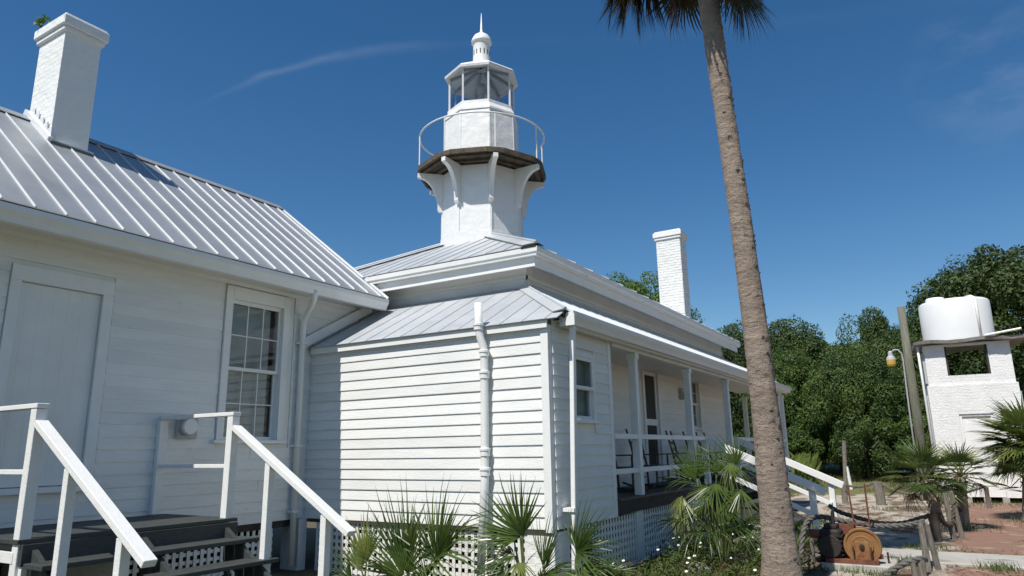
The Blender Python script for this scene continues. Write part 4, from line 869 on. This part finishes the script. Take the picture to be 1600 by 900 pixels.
short_palm('dense bushy cabbage palm covering the right of the tank house', (1.12, 17.6, GZ), (1.30, 17.6, -.02), .92, 46, -.9, .12, 46)
short_palm('bushy cabbage palm standing right of the tank house palm', (2.4, 18.6, GZ), (2.4, 18.6, .1), 1.0, 26, -.7, .12, 24)

# ================================================================ tank house
th = thing('tank_house', 'white painted brick tank house with open loft under a flat roof slab', 'shed', (.7, 23.1, GZ))
ang = rad(4); ux = Vector((math.cos(ang), math.sin(ang), 0)); uy = Vector((-ux.y, ux.x, 0)); O = Vector((-.36, 22.0, 0))
def TB(b_, a0, a1, c0, c1, z0, z1):
    p = [O+ux*a+uy*c_ for a, c_ in ((a0, c0), (a1, c0), (a1, c1), (a0, c1))]
    return b_.add([v+Vector((0, 0, z)) for z in (z0, z1) for v in p], [(0, 3, 2, 1), (4, 5, 6, 7), (0, 1, 5, 4), (1, 2, 6, 5), (2, 3, 7, 6), (3, 0, 4, 7)])
def T(a, c_, z): return O+ux*a+uy*c_+Vector((0, 0, z))
# lower storey
b_ = MB(); TB(b_, .0, .62, .0, .2, -1.34, 1.53); TB(b_, 1.37, 2.03, 0, .2, -1.34, 1.53); TB(b_, .621, 1.369, 0, .2, .76, 1.53); TB(b_, 0, .2, .2, 2.2, -1.34, 1.53); TB(b_, 1.83, 2.03, .2, 2.2, -1.34, 1.53); TB(b_, .2, 1.83, 2.0, 2.2, -1.34, 1.53)
b_.obj('wall', M['brickpaint'], th)
for q_ in ((.04, .52, .04, .22, 1.531, 2.62), (1.49, 1.99, .04, .22, 1.531, 2.62), (.521, 1.489, .04, .22, 1.531, 1.75), (.521, 1.489, .04, .22, 2.56, 2.62), (.04, .24, .221, .6, 1.531, 2.62), (1.79, 1.99, .221, .6, 1.531, 2.62), (.04, .24, 1.8, 2.16, 1.531, 2.62), (1.79, 1.99, 1.8, 2.16, 1.531, 2.62)):
    TB(MB(), *q_).obj('loft_wall', M['brickpaint'], th)
b_ = MB(); TB(b_, .45, 1.56, .225, .27, 1.56, 1.72); b_.obj('loft_beam', M['beam'], th)
b_ = MB(); TB(b_, .2, 1.83, .2, 2.0, 1.45, 1.5); b_.obj('loft_floor', M['beam'], th)
for a in (.525, 1.445): TB(MB(), a, a+.04, .06, .26, 1.752, 2.558).obj('window_frame', M['beam'], th)
bricks([(T(0, 0, 0), ux, 2.03, -1.34, 1.52, -uy, [(.60, 1.39, -1.34, .80)]), (T(.04, .04, 0), ux, 1.95, 1.55, 2.6, -uy, [(.48, 1.13+.36, 1.77, 2.54)]), (T(0, 2.2, 0), -uy, 2.2, -1.34, 1.52, -ux, [])], th, M['brickpaint'], .078, .22, .003, .006)
d = TB(MB(), .68, 1.31, .07, .11, -1.33, .70).obj('door', M['trim'], th)
b_ = MB(); TB(b_, .625, .68, .03, .14, -1.33, .755); TB(b_, 1.31, 1.365, .03, .14, -1.33, .755); TB(b_, .6805, 1.3095, .03, .14, .70, .755); b_.obj('door_frame', M['trim'], d)
for a0, a1, z0, z1 in ((.78, 1.21, -.1, .55), (.78, 1.21, -1.05, -.25)): TB(MB(), a0, a1, .055, .069, z0, z1).obj('door_panel', M['trim'], d)
for z0, z1 in ((-1.34, 1.53),): TB(MB(), -.05, -.005, .3, .34, z0, z1)
TB(MB(), -.06, -.012, .02, .12, -.2, 1.28).obj('shutter', M['grey'], th); TB(MB(), -.02, .036, .08, .18, 1.6, 2.4).obj('shutter', M['grey'], th); TB(MB(), 1.995, 2.07, .05, .5, .3, 1.3).obj('shutter', M['grey'], th)
for a in (.1, .55, .95, 1.35, 1.8): TB(MB(), a-.07, a+.07, .0, .2, GZ-.05, -1.343).obj('pier', M['conc'], th)
for a in (.1, 1.8): TB(MB(), a-.07, a+.07, 1.9, 2.1, GZ-.05, -1.343).obj('pier', M['conc'], th)
TB(MB(), .1, 1.9, .6, .7, GZ-.05, -1.35).obj('dark_underfloor', M['black'], th)
# roof slab, broken edge
b_ = MB(); n = 14; vs = []
for i in range(n+1):
    a = -.18+(2.25+.32)*i/n; e_ = R.uniform(-.03, .03); lift = .06*math.sin(i*.9)+.05*(i/n-.5)
    for c_, z in ((-.20+e_, 2.64), (-.22+e_, 2.72), (2.35, 2.74), (2.35, 2.64)): vs.append(T(a, c_, z+lift*.4))
b_.add(vs, [(i*4+j, i*4+(j+1) % 4, (i+1)*4+(j+1) % 4, (i+1)*4+j) for i in range(n) for j in range(4)]+[(0, 1, 2, 3), (n*4, n*4+1, n*4+2, n*4+3)])
b_.obj('roof_slab', M['slab'], th)
MB().tube([T(1.45, -.25, 2.75), T(2.25, -.28, 2.86)], .03, 8).obj('roof_pipe', M['trim'], th)
MB().tube([T(-.10, -.03, 2.6), T(-.09, -.03, 1.6), T(-.07, -.03, -1.35)], .03, 8).obj('drain_pipe', M['trim'], th, smooth=True)
tk = thing('water_tank', 'round white plastic water tank on the tank house roof', 'tank', T(.98, 1.0, 2.76))
tc_ = T(.98, 1.0, 0)
MB().lathe(tc_.x, tc_.y, [(.86, 2.75), (.865, 2.8), (.865, 3.82), (.845, 3.87), (.80, 3.9), (.3, 3.93), (.0, 3.935)], 40, cap=False).obj('tank_body', M['tank'], tk, smooth=True)
MB().lathe(tc_.x-.42, tc_.y-.25, [(.24, 3.90), (.24, 3.98), (.22, 4.02), (.0, 4.025)], 24, cap=False).obj('tank_lid', M['tank'], tk, smooth=True)
MB().tube([tc_+Vector((.50, -.74, 2.8)), tc_+Vector((.50, -.74, 3.86)), tc_+Vector((.42, -.60, 3.93)), tc_+Vector((.3, -.4, 3.95))], .035, 8).obj('tank_pipe', M['trim'], tk, smooth=True)

# ================================================================ light pole
lp = thing('utility_pole', 'leaning grey green wooden pole with conduit and curved lamp arm', 'pole', (-.74, 23.2, GZ))
MB().tube([(-.74, 23.2, GZ-.05), (-.735, 23.2, .8), (-.75, 23.2, 3.95)], [.145, .125, .105], 12).obj('pole', M['pole'], lp, smooth=True)
MB().tube([(-.92, 23.08, GZ), (-.90, 23.08, 1.2), (-.88, 23.08, 2.4), (-.90, 23.05, 2.58), (-.98, 23.0, 2.68), (-1.08, 22.98, 2.68), (-1.15, 22.98, 2.62)], .022, 8).obj('lamp_arm', M['grey'], lp, smooth=True)
lm = MB().lathe(-1.18, 22.98, [(.03, 2.66), (.06, 2.62), (.065, 2.52), (.11, 2.48), (.13, 2.40)], 16).obj('lamp_head', M['grey'], lp)
MB().lathe(-1.18, 22.98, [(.128, 2.398), (.12, 2.27), (.10, 2.22), (.0, 2.21)], 16, cap=False).obj('amber_shade', M['amber'], lm)
tag(MB().tube([(-3.39, 28, GZ), (-3.27, 28, .18)], [.08, .07], 9).obj('fence_post', M['post']), 'tall thin grey post standing alone before the dark tree line', 'post')
tag(MB().tube([(-3.22, 28, GZ), (-3.29, 28, -.72)], .055, 8).obj('marker_stake', M['trim']), 'short leaning white stake on the grass before the trees', 'stake')

# ================================================================ winch
wn_ = thing('winch', 'old winch with ochre drum flange, rusty rods and blackened engine', 'winch', (-1.2, 10.3, GZ))
def ydisc(b_, x, z, y0, y1, prof, n=36):          # rings about an axis along Y
    vs = [(x+rr*math.cos(2*math.pi*k/n), y, z+rr*math.sin(2*math.pi*k/n)) for rr, y in prof for k in range(n)]; m_ = len(prof)
    return b_.add(vs, [(i*n+k, i*n+(k+1) % n, (i+1)*n+(k+1) % n, (i+1)*n+k) for i in range(m_-1) for k in range(n)]+[tuple(range(n)), tuple((m_-1)*n+k for k in range(n))])
B(-1.60, -.78, 10.0, 10.9, GZ-.02, GZ+.07).obj('base_block', M['conc'], wn_, bev=.01)
B(-1.55, -.95, 10.05, 10.16, GZ+.071, GZ+.12).obj('base_rail', M['rust'], wn_); B(-1.55, -.95, 10.62, 10.73, GZ+.071, GZ+.12).obj('base_rail', M['rust'], wn_)
wx, wz = -1.12, -1.225
dr_ = ydisc(MB(), wx, wz, 0, 0, [(.185, 10.152), (.19, 10.14), (.21, 10.138), (.218, 10.15), (.218, 10.18), (.21, 10.19), (.1, 10.2), (.1, 10.5), (.15, 10.51), (.155, 10.54), (.1, 10.55)]).obj('drum', M['winch'], wn_)
ydisc(MB(), wx, wz, 0, 0, [(.105, 10.13), (.11, 10.125), (.12, 10.125), (.125, 10.13), (.125, 10.151)]).obj('hub_ring', M['winch'], dr_); ydisc(MB(), wx, wz, 0, 0, [(.025, 10.06), (.03, 10.07), (.03, 10.7)], 16).obj('shaft', M['engine'], dr_)
MB().prism([(wx-.09, 10.085, GZ+.12), (wx+.09, 10.085, GZ+.12), (wx+.075, 10.085, wz+.06), (wx-.075, 10.085, wz+.06)], (0, .025, 0)).obj('bracket', M['winch'], wn_, bev=.004)
MB().prism([(wx-.09, 10.68, GZ+.12), (wx+.09, 10.68, GZ+.12), (wx+.075, 10.68, wz+.06), (wx-.075, 10.68, wz+.06)], (0, .025, 0)).obj('bracket', M['rust'], wn_)
for x in (wx-.1, wx+.1): MB().bar((x, 10.08, GZ+.12), (x, 10.08, wz+.0), .012, .03).obj('bracket_rib', M['engine'], wn_)
ydisc(MB(), -1.37, -1.16, 0, 0, [(.165, 10.42), (.17, 10.43), (.17, 10.47), (.08, 10.48), (.08, 10.75), (.165, 10.76), (.165, 10.8)], 28).obj('gear_drum', M['rust'], wn_)
MB().bar((-1.30, 10.45, -1.0), (-1.0, 10.45, -.97), .05, .02).obj('brake_band', M['rust'], wn_)
MB().tube([(-1.22, 10.5, -1.08), (-1.235, 10.5, -.8), (-1.25, 10.5, -.50)], .011, 7).obj('lever', M['rust'], wn_); MB().tube([(-1.03, 10.35, -1.0), (-1.03, 10.35, -.48)], .011, 7).obj('lever', M['rust'], wn_)
MB().tube([(-1.25, 10.5, -.63), (-1.275, 10.5, -.58)], .014, 6).obj('lever_grip', M['rust'], wn_)
en = B(-1.62, -1.36, 10.12, 10.55, -1.44, -1.04).obj('engine_block', M['engine'], wn_, bev=.03)
for i in range(6): B(-1.64, -1.34, 10.10, 10.57, -1.40+i*.055, -1.385+i*.055).obj('cooling_fin', M['engine'], en)
ydisc(MB(), -1.49, -1.24, 0, 0, [(.13, 10.06), (.14, 10.07), (.14, 10.11), (.1, 10.119)], 24).obj('flywheel', M['engine'], en); B(-1.56, -1.40, 10.2, 10.45, -1.0399, -.985).obj('engine_head', M['engine'], en, bev=.01)
MB().tube([(-1.45, 10.3, -.985), (-1.45, 10.3, -.86), (-1.43, 10.3, -.80)], .02, 8).obj('exhaust_pipe', M['engine'], en); MB().tube([(-1.72, 10.15, -1.10), (-1.6, 10.15, -1.10)], .055, 12).obj('oil_can', M['rust'], en)
B(-1.66, -1.3, 10.08, 10.6, GZ+.07, -1.4399).obj('engine_mount', M['engine'], wn_)
MB().tube([(-.86, 10.3, GZ+.07), (-.86, 10.3, -1.3)], .012, 6).obj('stake', M['engine'], wn_)

# ================================================================ rope fences
def rope_pts(pts, n=10):
    pts = [Vector(p) for p in pts]; out = []
    for i in range(len(pts)-1):
        p0 = pts[max(i-1, 0)]; p1 = pts[i]; p2 = pts[i+1]; p3 = pts[min(i+2, len(pts)-1)]
        for k in range(n):
            t_ = k/n; out.append(.5*((2*p1)+(p2-p0)*t_+(2*p0-5*p1+4*p2-p3)*t_*t_+(3*p1-p0-3*p2+p3)*t_**3))
    return out+[pts[-1]]
def rope(parent, pts, rr, pitch=None, m=None):
    pts = rope_pts(pts, 14); pitch = pitch or rr*7; b_ = MB(); ln = [0]
    fine = []
    for i in range(len(pts)-1):
        k = max(1, int((pts[i+1]-pts[i]).length/(pitch/7)))
        for j in range(k): fine.append(pts[i].lerp(pts[i+1], j/k))
    fine.append(pts[-1]); d0 = None; s_ = 0; strands = [[], [], []]
    for i, p in enumerate(fine):
        d_ = (fine[min(i+1, len(fine)-1)]-fine[max(i-1, 0)]).normalized(); d0 = d_.orthogonal().normalized() if d0 is None else (d0-d_*d0.dot(d_)).normalized(); e_ = d_.cross(d0)
        if i: s_ += (p-fine[i-1]).length
        for k in range(3):
            a = 2*math.pi*(s_/pitch+k/3); strands[k].append(p+(d0*math.cos(a)+e_*math.sin(a))*rr*.52)
    for q_ in strands: b_.tube(q_, rr*.56, 6)
    return b_.obj('rope', m or M['rope'], parent, smooth=True, fix=False)
nf = thing('rope_fence', 'heavy twisted rope strung between leaning wooden posts around the winch', 'rope fence', (-.45, 10.6, GZ))
def wpost(parent, p, q_, r0=.05, r1=.042, m='post'):
    p, q_ = Vector(p), Vector(q_); n = 9; vs = []
    for i in range(6):
        t_ = i/5; c_ = p.lerp(q_, t_)
        for k in range(n):
            a = 2*math.pi*k/n; vs.append(c_+Vector((math.cos(a), math.sin(a), 0))*((r0+(r1-r0)*t_)*(1+.16*noise.noise(Vector((math.cos(a)*2, math.sin(a)*2, c_.z*3+p.x*9)))))+Vector((0, 0, R.uniform(-.008, .008) if i == 5 else 0)))
    return MB().add(vs, [(i*n+k, i*n+(k+1) % n, (i+1)*n+(k+1) % n, (i+1)*n+k) for i in range(5) for k in range(n)]+[tuple(range(n)), tuple(5*n+k for k in range(n))]).obj('post', M[m], parent)
wpost(nf, (-.45, 10.5, GZ-.1), (-.47, 10.6, -.95), .045, .035); wpost(nf, (-.34, 10.65, GZ-.1), (-.41, 10.6, -.98), .04, .03); wpost(nf, (-.5, 10.05, GZ-.1), (-.5, 10.05, -1.33), .05, .05); wpost(nf, (-.57, 10.0, GZ-.1), (-.585, 10.0, -1.36), .035, .03)
wpost(nf, (-1.80, 10.62, GZ-.1), (-1.78, 10.62, -.96), .035, .03); wpost(nf, (-1.52, 10.7, GZ-.1), (-1.50, 10.7, -.88), .03, .025, 'woodold')
rope(nf, [(-1.93, 10.3, -1.5), (-1.90, 10.4, -1.38), (-1.86, 10.5, -1.12), (-1.78, 10.6, -.965), (-1.62, 10.6, -.93), (-1.46, 10.6, -.955), (-1.2, 10.6, -.995), (-.95, 10.6, -1.02), (-.65, 10.6, -1.0), (-.42, 10.6, -.945)], .034)
rope(nf, [(-.96, 9.9, -1.56), (-.78, 9.95, -1.44), (-.62, 10.0, -1.355), (-.5, 10.05, -1.325), (-.46, 10.3, -1.36)], .036)
mf = thing('rope_fence', 'dark sagging rope from the porch stair post to the A shaped post pair', 'rope fence', (-.2, 14.0, GZ))
wpost(mf, (-.17, 13.95, GZ-.1), (-.21, 14.0, -.80), .05, .04); wpost(mf, (-.05, 14.05, GZ-.1), (-.12, 14.0, -.76), .045, .035); wpost(mf, (-.38, 13.5, GZ-.1), (-.42, 13.5, -1.08), .06, .075, 'woodold')
rope(mf, [(-1.95, 13.6, -1.0), (-1.78, 13.55, -1.10), (-1.5, 13.5, -1.18), (-1.2, 13.5, -1.25), (-.86, 13.5, -1.24), (-.6, 13.5, -1.16), (-.36, 13.5, -1.08)], .036, m=M['woodold'])
rope(mf, [(-.36, 13.5, -1.08), (-.27, 13.7, -1.24), (-.2, 13.9, -1.28), (-.13, 14.0, -1.1), (-.09, 14.0, -.9)], .034, m=M['woodold'])
ff = thing('rope_fence', 'thin pale rope slung between low stub posts on the far sand', 'rope fence', (-1.75, 21, GZ))
wpost(ff, (-1.75, 21, GZ-.1), (-1.78, 21, -.93), .12, .115); wpost(ff, (-2.62, 21.2, GZ-.1), (-2.62, 21.2, -1.0), .08, .07); wpost(ff, (-.45, 20.6, GZ-.1), (-.45, 20.6, -1.05), .05, .05); wpost(ff, (.55, 20.4, GZ-.1), (.55, 20.4, -1.0), .05, .05)
rope(ff, [(-2.62, 21.2, -1.02), (-2.3, 21.1, -1.06), (-2.05, 21.05, -1.03), (-1.78, 21, -.95), (-1.5, 20.95, -1.1), (-1.1, 20.8, -1.2), (-.8, 20.7, -1.17), (-.45, 20.6, -1.02), (0, 20.5, -1.15), (.55, 20.4, -.98)], .03)

# ================================================================ path, stones, ground cover
pt = bpy.data.objects.new('path', None); COL.objects.link(pt); pt['kind'] = 'structure'
x = -1.7
for L_ in (1.35, 1.25, 1.1, 1.4, 1.3, 1.5):
    MB().prism([(x+.006, 10.95-.02, GZ-.05), (x+L_-.006, 10.95, GZ-.05), (x+L_-.03, 12.0, GZ-.05), (x-.02, 12.03, GZ-.05)], (0, 0, .085+R.uniform(-.006, .006))).obj('slab', M['conc'], pt, bev=.012); x += L_
def rock(label, c_, s_, seed):
    q = random.Random(seed); bm = bmesh.new(); bmesh.ops.create_icosphere(bm, subdivisions=3, radius=1)
    for v in bm.verts:
        v.co *= 1+.28*noise.noise(v.co*1.4+Vector((seed*3, 0, 0)))+.08*noise.noise(v.co*4+Vector((seed, 1, 0))); v.co = Vector((v.co.x*s_[0], v.co.y*s_[1], v.co.z*s_[2]))+Vector(c_)
    me = bpy.data.meshes.new('rock'); bm.to_mesh(me); bm.free(); me.materials.append(M['stone']); o = link(me, 'rock'); return tag(o, label, 'rock')
rock('grey rock at the bottom edge among the flowers below the porch lattice', (-2.88, 9.1, GZ+.03), (.16, .12, .09), 2)
rock('pale boulder half hidden under the porch stairs by the big palmetto', (-2.55, 11.7, GZ+.12), (.34, .25, .24), 5)
def scatter(name, n, fn, m, kind='stuff'):
    b_ = MB()
    for i in range(n): fn(b_)
    o = b_.obj(name, m, kind=kind, fix=False); return o
def leaf(b_, p, l_, w_, up=.6):
    a = R.uniform(0, 6.283); d_ = Vector((math.cos(a), math.sin(a), R.uniform(-.2, up))).normalized(); s_ = d_.cross(Vector((R.uniform(-.4, .4), R.uniform(-.4, .4), 1))).normalized()
    b_.add([p, p+d_*l_*.5+s_*w_, p+d_*l_, p+d_*l_*.5-s_*w_], [(0, 1, 2, 3)])
def bed(): 
    while True:
        x = R.uniform(-3.7, -1.5); y = R.uniform(7.6, 11.8)
        if x < -3.55+(y-7.6)*.0 : continue
        if (x > -2.0 and 8.0 < y < 8.4): continue
        if x > -1.9+.5*noise.noise(Vector((x*2, y*2, 0)))+(.25 if y < 10 else -.1): continue
        return x, y
def cov(b_):
    x, y = bed(); hgt = .03+.42*max(0, noise.noise(Vector((x*1.8, y*1.8, 4)))+.25); p = Vector((x, y, GZ+R.uniform(0, 1)**.7*hgt)); leaf(b_, p, R.uniform(.03, .075), R.uniform(.008, .018), 1.0)
scatter('ground_cover', 9000, cov, M['cover'])
def dryl(b_):
    x, y = bed(); 
    if noise.noise(Vector((x*1.8, y*1.8, 8))) < .12: return
    p = Vector((x, y, GZ+R.uniform(0, .2))); leaf(b_, p, R.uniform(.05, .16), .005, 1.5)
scatter('dry_stems', 2600, dryl, M['frondd'])
def flw(b_):
    x, y = bed(); p = Vector((x, y, GZ+.12+R.uniform(.02, .22)))
    for k in range(5):
        a = 2*math.pi*k/5+p.x*9; d_ = Vector((math.cos(a), math.sin(a)*.8-.3, math.sin(a)*.5+.1)); s_ = d_.cross(Vector((0, -1, .5))).normalized(); b_.add([p, p+d_*.013+s_*.007, p+d_*.021, p+d_*.013-s_*.007], [(0, 1, 2, 3)])
scatter('flowers', 46, flw, M['flower'])
def grs(b_):
    y = R.uniform(22, 40); x = R.uniform(-9, 6)
    if noise.noise(Vector((x*.5, y*.5, 2)))+(y-26)*.08 < 0: return
    p = Vector((x, y, gz(x, y))); hh = R.uniform(.06, .2)*(1+.02*(y-22)); a = R.uniform(0, 6.28); b_.add([p, p+Vector((.02, 0, 0)), p+Vector((math.cos(a)*hh*.5, math.sin(a)*hh*.5, hh))], [(0, 1, 2)])
scatter('grass', 16000, grs, M['grass'])
def tuft(b_):
    c_ = R.choice(tufts); p = Vector((c_[0]+R.gauss(0, c_[2]), c_[1]+R.gauss(0, c_[2]), GZ)); a = R.uniform(0, 6.28); hh = R.uniform(.3, 1)*c_[3]; b_.add([p, p+Vector((.012, 0, 0)), p+Vector((math.cos(a)*hh*.4, math.sin(a)*hh*.4, hh))], [(0, 1, 2)])
tufts = [(-1.35, 11.9, .15, .12), (-.55, 12.5, .2, .1), (-.75, 10.75, .12, .14), (.3, 10.8, .1, .12), (-1.15, 10.0, .2, .1), (1.2, 17.2, .3, .2), (-.2, 15.5, .3, .2), (.3, 21.4, .4, .16), (1.2, 21.6, .4, .16), (-2.2, 12.2, .2, .3), (-2.4, 15.6, .25, .3), (-1.3, 19.6, .4, .12)]
scatter('weedy_grass', 1900, tuft, M['cover'])
def lit(b_):
    x = R.uniform(-3, 2.2); y = R.uniform(10, 22)
    if noise.noise(Vector((x*1.1, y*.7, 5))) < .0: return
    leaf(b_, Vector((x, y, gz(x, y)+.012)), R.uniform(.03, .09), R.uniform(.006, .014), .15)
scatter('leaf_litter', 9000, lit, M['frondd'])
gt = MB()
for i in range(260):
    p = Vector((-5.6+R.gauss(0, .35), 30+R.gauss(0, .3), gz(-5.6, 30))); a = R.uniform(0, 6.28); hh = R.uniform(.5, 1.35); d_ = Vector((math.cos(a), math.sin(a), 0)); gt.add([p, p+Vector((.05, 0, 0)), p+d_*hh*.2+Vector((0.03, 0, hh*.7)), p+d_*hh*.5+Vector((0, 0, hh))], [(0, 1, 2), (0, 2, 3)])
tag(gt.obj('grass_clump', M['frondy'], fix=False), 'pale green clump of tall grass before the tree line behind the porch stairs', 'grass clump')

# ================================================================ trees
def crown_mesh(seed, lobes, nleaf, leaf_l, m, shape=(1, 1, 1)):
    """unit crown: leaves on and inside many overlapping lobes"""
    q = random.Random(seed); b_ = MB(); L_ = []
    for i in range(lobes):
        d_ = Vector((q.gauss(0, 1), q.gauss(0, 1), q.gauss(0, .8))).normalized(); rr = q.uniform(.35, .78); L_.append((Vector((d_.x*rr*shape[0], d_.y*rr*shape[1], d_.z*rr*shape[2])), q.uniform(.14, .3)))
    vs = []; fs = []
    for i in range(nleaf):
        c_, rr = L_[q.randrange(lobes)]; d_ = Vector((q.gauss(0, 1), q.gauss(0, 1), q.gauss(.15, 1))).normalized(); rr2 = rr*(q.random()**.22)*(1+.25*noise.noise(d_*2.5+c_*4)); p = c_+d_*rr2
        nn = (d_+Vector((q.gauss(0, .55), q.gauss(0, .55), q.gauss(.2, .55)))).normalized(); a = nn.orthogonal().normalized(); b2 = nn.cross(a); t_ = q.uniform(0, 6.28); e_ = a*math.cos(t_)+b2*math.sin(t_); f_ = nn.cross(e_); l_ = leaf_l*q.uniform(.6, 1.3); o = len(vs)
        vs += [p-e_*l_, p+f_*l_*.5+nn*l_*.12, p+e_*l_, p-f_*l_*.5+nn*l_*.12]; fs += [(o, o+1, o+2), (o, o+2, o+3)]
    b_.v = [tuple(v) for v in vs]; b_.f = fs
    return b_.mesh('crown', m, fix=False)
CM = [crown_mesh(i, 60, 60000, .019, M['oak'] if i != 2 else M['oak2'], (1, 1, 1)) for i in range(4)]
CB_ = [crown_mesh(i+10, 30, 16000, .032, M['oak2'] if i else M['oak'], (1, 1, .9)) for i in range(2)]
def dome_mesh(seed, lobes, nleaf, leaf_l, m):
    q = random.Random(seed); L_ = []; ga = 2.39996
    for i in range(lobes):
        z = 1-1.9*(i+.5)/lobes; a = i*ga+q.uniform(-.3, .3); rr = math.sqrt(max(0, 1-z*z)); k = q.uniform(.70, .86); L_.append((Vector((rr*math.cos(a)*k, rr*math.sin(a)*k, z*k)), q.uniform(.13, .24)))
    vs = []; fs = []
    for i in range(nleaf):
        c_, rr = L_[q.randrange(lobes)]; d_ = Vector((q.gauss(0, 1), q.gauss(0, 1), q.gauss(.15, 1))).normalized(); p = c_+d_*rr*(q.random()**.2)*(1+.3*noise.noise(d_*2.5+c_*4))
        nn = (d_+Vector((q.gauss(0, .55), q.gauss(0, .55), q.gauss(.2, .55)))).normalized(); a = nn.orthogonal().normalized(); b2 = nn.cross(a); t_ = q.uniform(0, 6.28); e_ = a*math.cos(t_)+b2*math.sin(t_); f_ = nn.cross(e_); l_ = leaf_l*q.uniform(.6, 1.3); o = len(vs)
        vs += [p-e_*l_, p+f_*l_*.5+nn*l_*.12, p+e_*l_, p-f_*l_*.5+nn*l_*.12]; fs += [(o, o+1, o+2), (o, o+2, o+3)]
    b_ = MB(); b_.v = [tuple(v) for v in vs]; b_.f = fs
    return b_.mesh('crown', m, fix=False)
CM += [dome_mesh(31, 110, 90000, .017, M['oak']), dome_mesh(32, 90, 80000, .019, M['oak2']), dome_mesh(33, 90, 80000, .019, M['oak'])]
TRK = {}
def trunk_mesh(seed):
    q = random.Random(seed); b_ = MB(); b_.tube([(0, 0, -.05), (.01, 0, .25), (.03, .01, .55), (.02, .03, .85)], [.035, .026, .02, .008], 8)
    for i in range(7):
        z = q.uniform(.25, .6); a = q.uniform(0, 6.28); d_ = Vector((math.cos(a), math.sin(a), 0)); b_.tube([(0, 0, z), d_*.16+Vector((0, 0, z+.12)), d_*.2+Vector((0, 0, z+.22))], [.015, .010, .004], 6)
    return b_.mesh('trunk', M['bark'], smooth=True)
TM = [trunk_mesh(i) for i in range(2)]
def tree(label, x, y, top, rad_, var, low=.12, cat='tree', name='oak_tree', cm=None, group=None, sq=1):
    z0 = gz(x, y) if y < 60 else GZ+.5; H = top-z0; t_ = thing(name, label, cat, (x, y, z0), group)
    a = R.uniform(0, 6.28); cz = z0+H*(low+1)/2
    o = bpy.data.objects.new('crown', (cm or CM)[var]); COL.objects.link(o); o.parent = t_; o.location = (0, 0, cz-z0); o.rotation_euler = (0, 0, a); o.scale = (rad_, rad_*sq, H*(1-low)/2*1.0)
    o = bpy.data.objects.new('trunk', TM[var % 2]); COL.objects.link(o); o.parent = t_; o.rotation_euler = (0, 0, a); o.scale = (H*.9, H*.9, H*.85)
G1 = 'oaks along the back of the clearing'
TR = [(-11.4, 41.5, 6.5, 2.7, 0), (-9.3, 39, 6.7, 2.7, 6), (-6.9, 40.5, 6.9, 3.3, 6), (-4.6, 38.2, 6.3, 2.9, 0), (-2.6, 39.5, 7.0, 2.8, 1), (-6.0, 35.5, 4.6, 2.5, 5), (-3.3, 34.6, 4.4, 2.5, 6), (-.9, 36, 6.2, 2.6, 0), (.5, 38.5, 7.2, 3.2, 6), (3.3, 36.5, 8.75, 4.9, 4), (4.2, 41, 9.3, 4.6, 6), (7.2, 36, 8.8, 3.8, 6), (9.5, 38, 8, 3.6, 0), (-16.2, 41, 11.1, 4.5, 5), (-17.2, 45, 9.9, 3.0, 6), (-12.6, 44.5, 8.35, 1.1, 0), (-19, 42, 9.2, 3.4, 0)]
LB = ['oak showing just right of the porch roof end behind the palm trunk', 'dark oak behind the far porch posts, second along the tree line', 'dark broad oak in the middle of the tree line left of the thin post', 'rounded oak behind the thin grey post', 'taller oak with ragged top just left of the utility pole', 'low bright green oak at the tree line front left of the white stake', 'low dark oak in front of the tree line right of the white stake', 'oak right behind the utility pole lamp', 'tall oak rising between utility pole and water tank', 'tall broad oak behind the water tank', 'tallest oak crown topping the tree line above the tank', 'tall oak at the right edge of the picture', 'oak beyond the right edge of the picture behind the tank house', 'oak crown showing above the porch roof left of the back chimney', 'oak crown behind the bright one left of the back chimney', 'oak tip peeking over the roof right of the back chimney', 'oak hidden mostly behind the house left of the back chimney']
for (x, y, tp, rd, v), l in zip(TR, LB): tree(l, x, y, tp, rd, v, .0 if y < 42 else .1, group=G1)
for i, (x, y, tp, rd, l) in enumerate([(-8.2, 34.2, .9, 1.7, 'dark shrub at the foot of the tree line behind the porch stairs'), (-5.4, 33.2, 1.2, 1.7, 'bright shrub under the low green oak'), (-3.0, 32.6, 1.3, 1.6, 'shrub behind the white stake at the wood edge'), (-1.3, 33, 1.6, 1.7, 'shrub at the wood edge left of the utility pole'), (.5, 33, 1.7, 1.7, 'shrub behind the small palms left of the tank house'), (2.6, 31, 1.6, 1.6, 'shrub behind the tank house door side'), (4.6, 30, 2.2, 1.9, 'shrub to the right of the tank house')]):
    tree(l, x, y, tp, rd, i % 2, -.1, 'shrub', 'shrub', CB_)
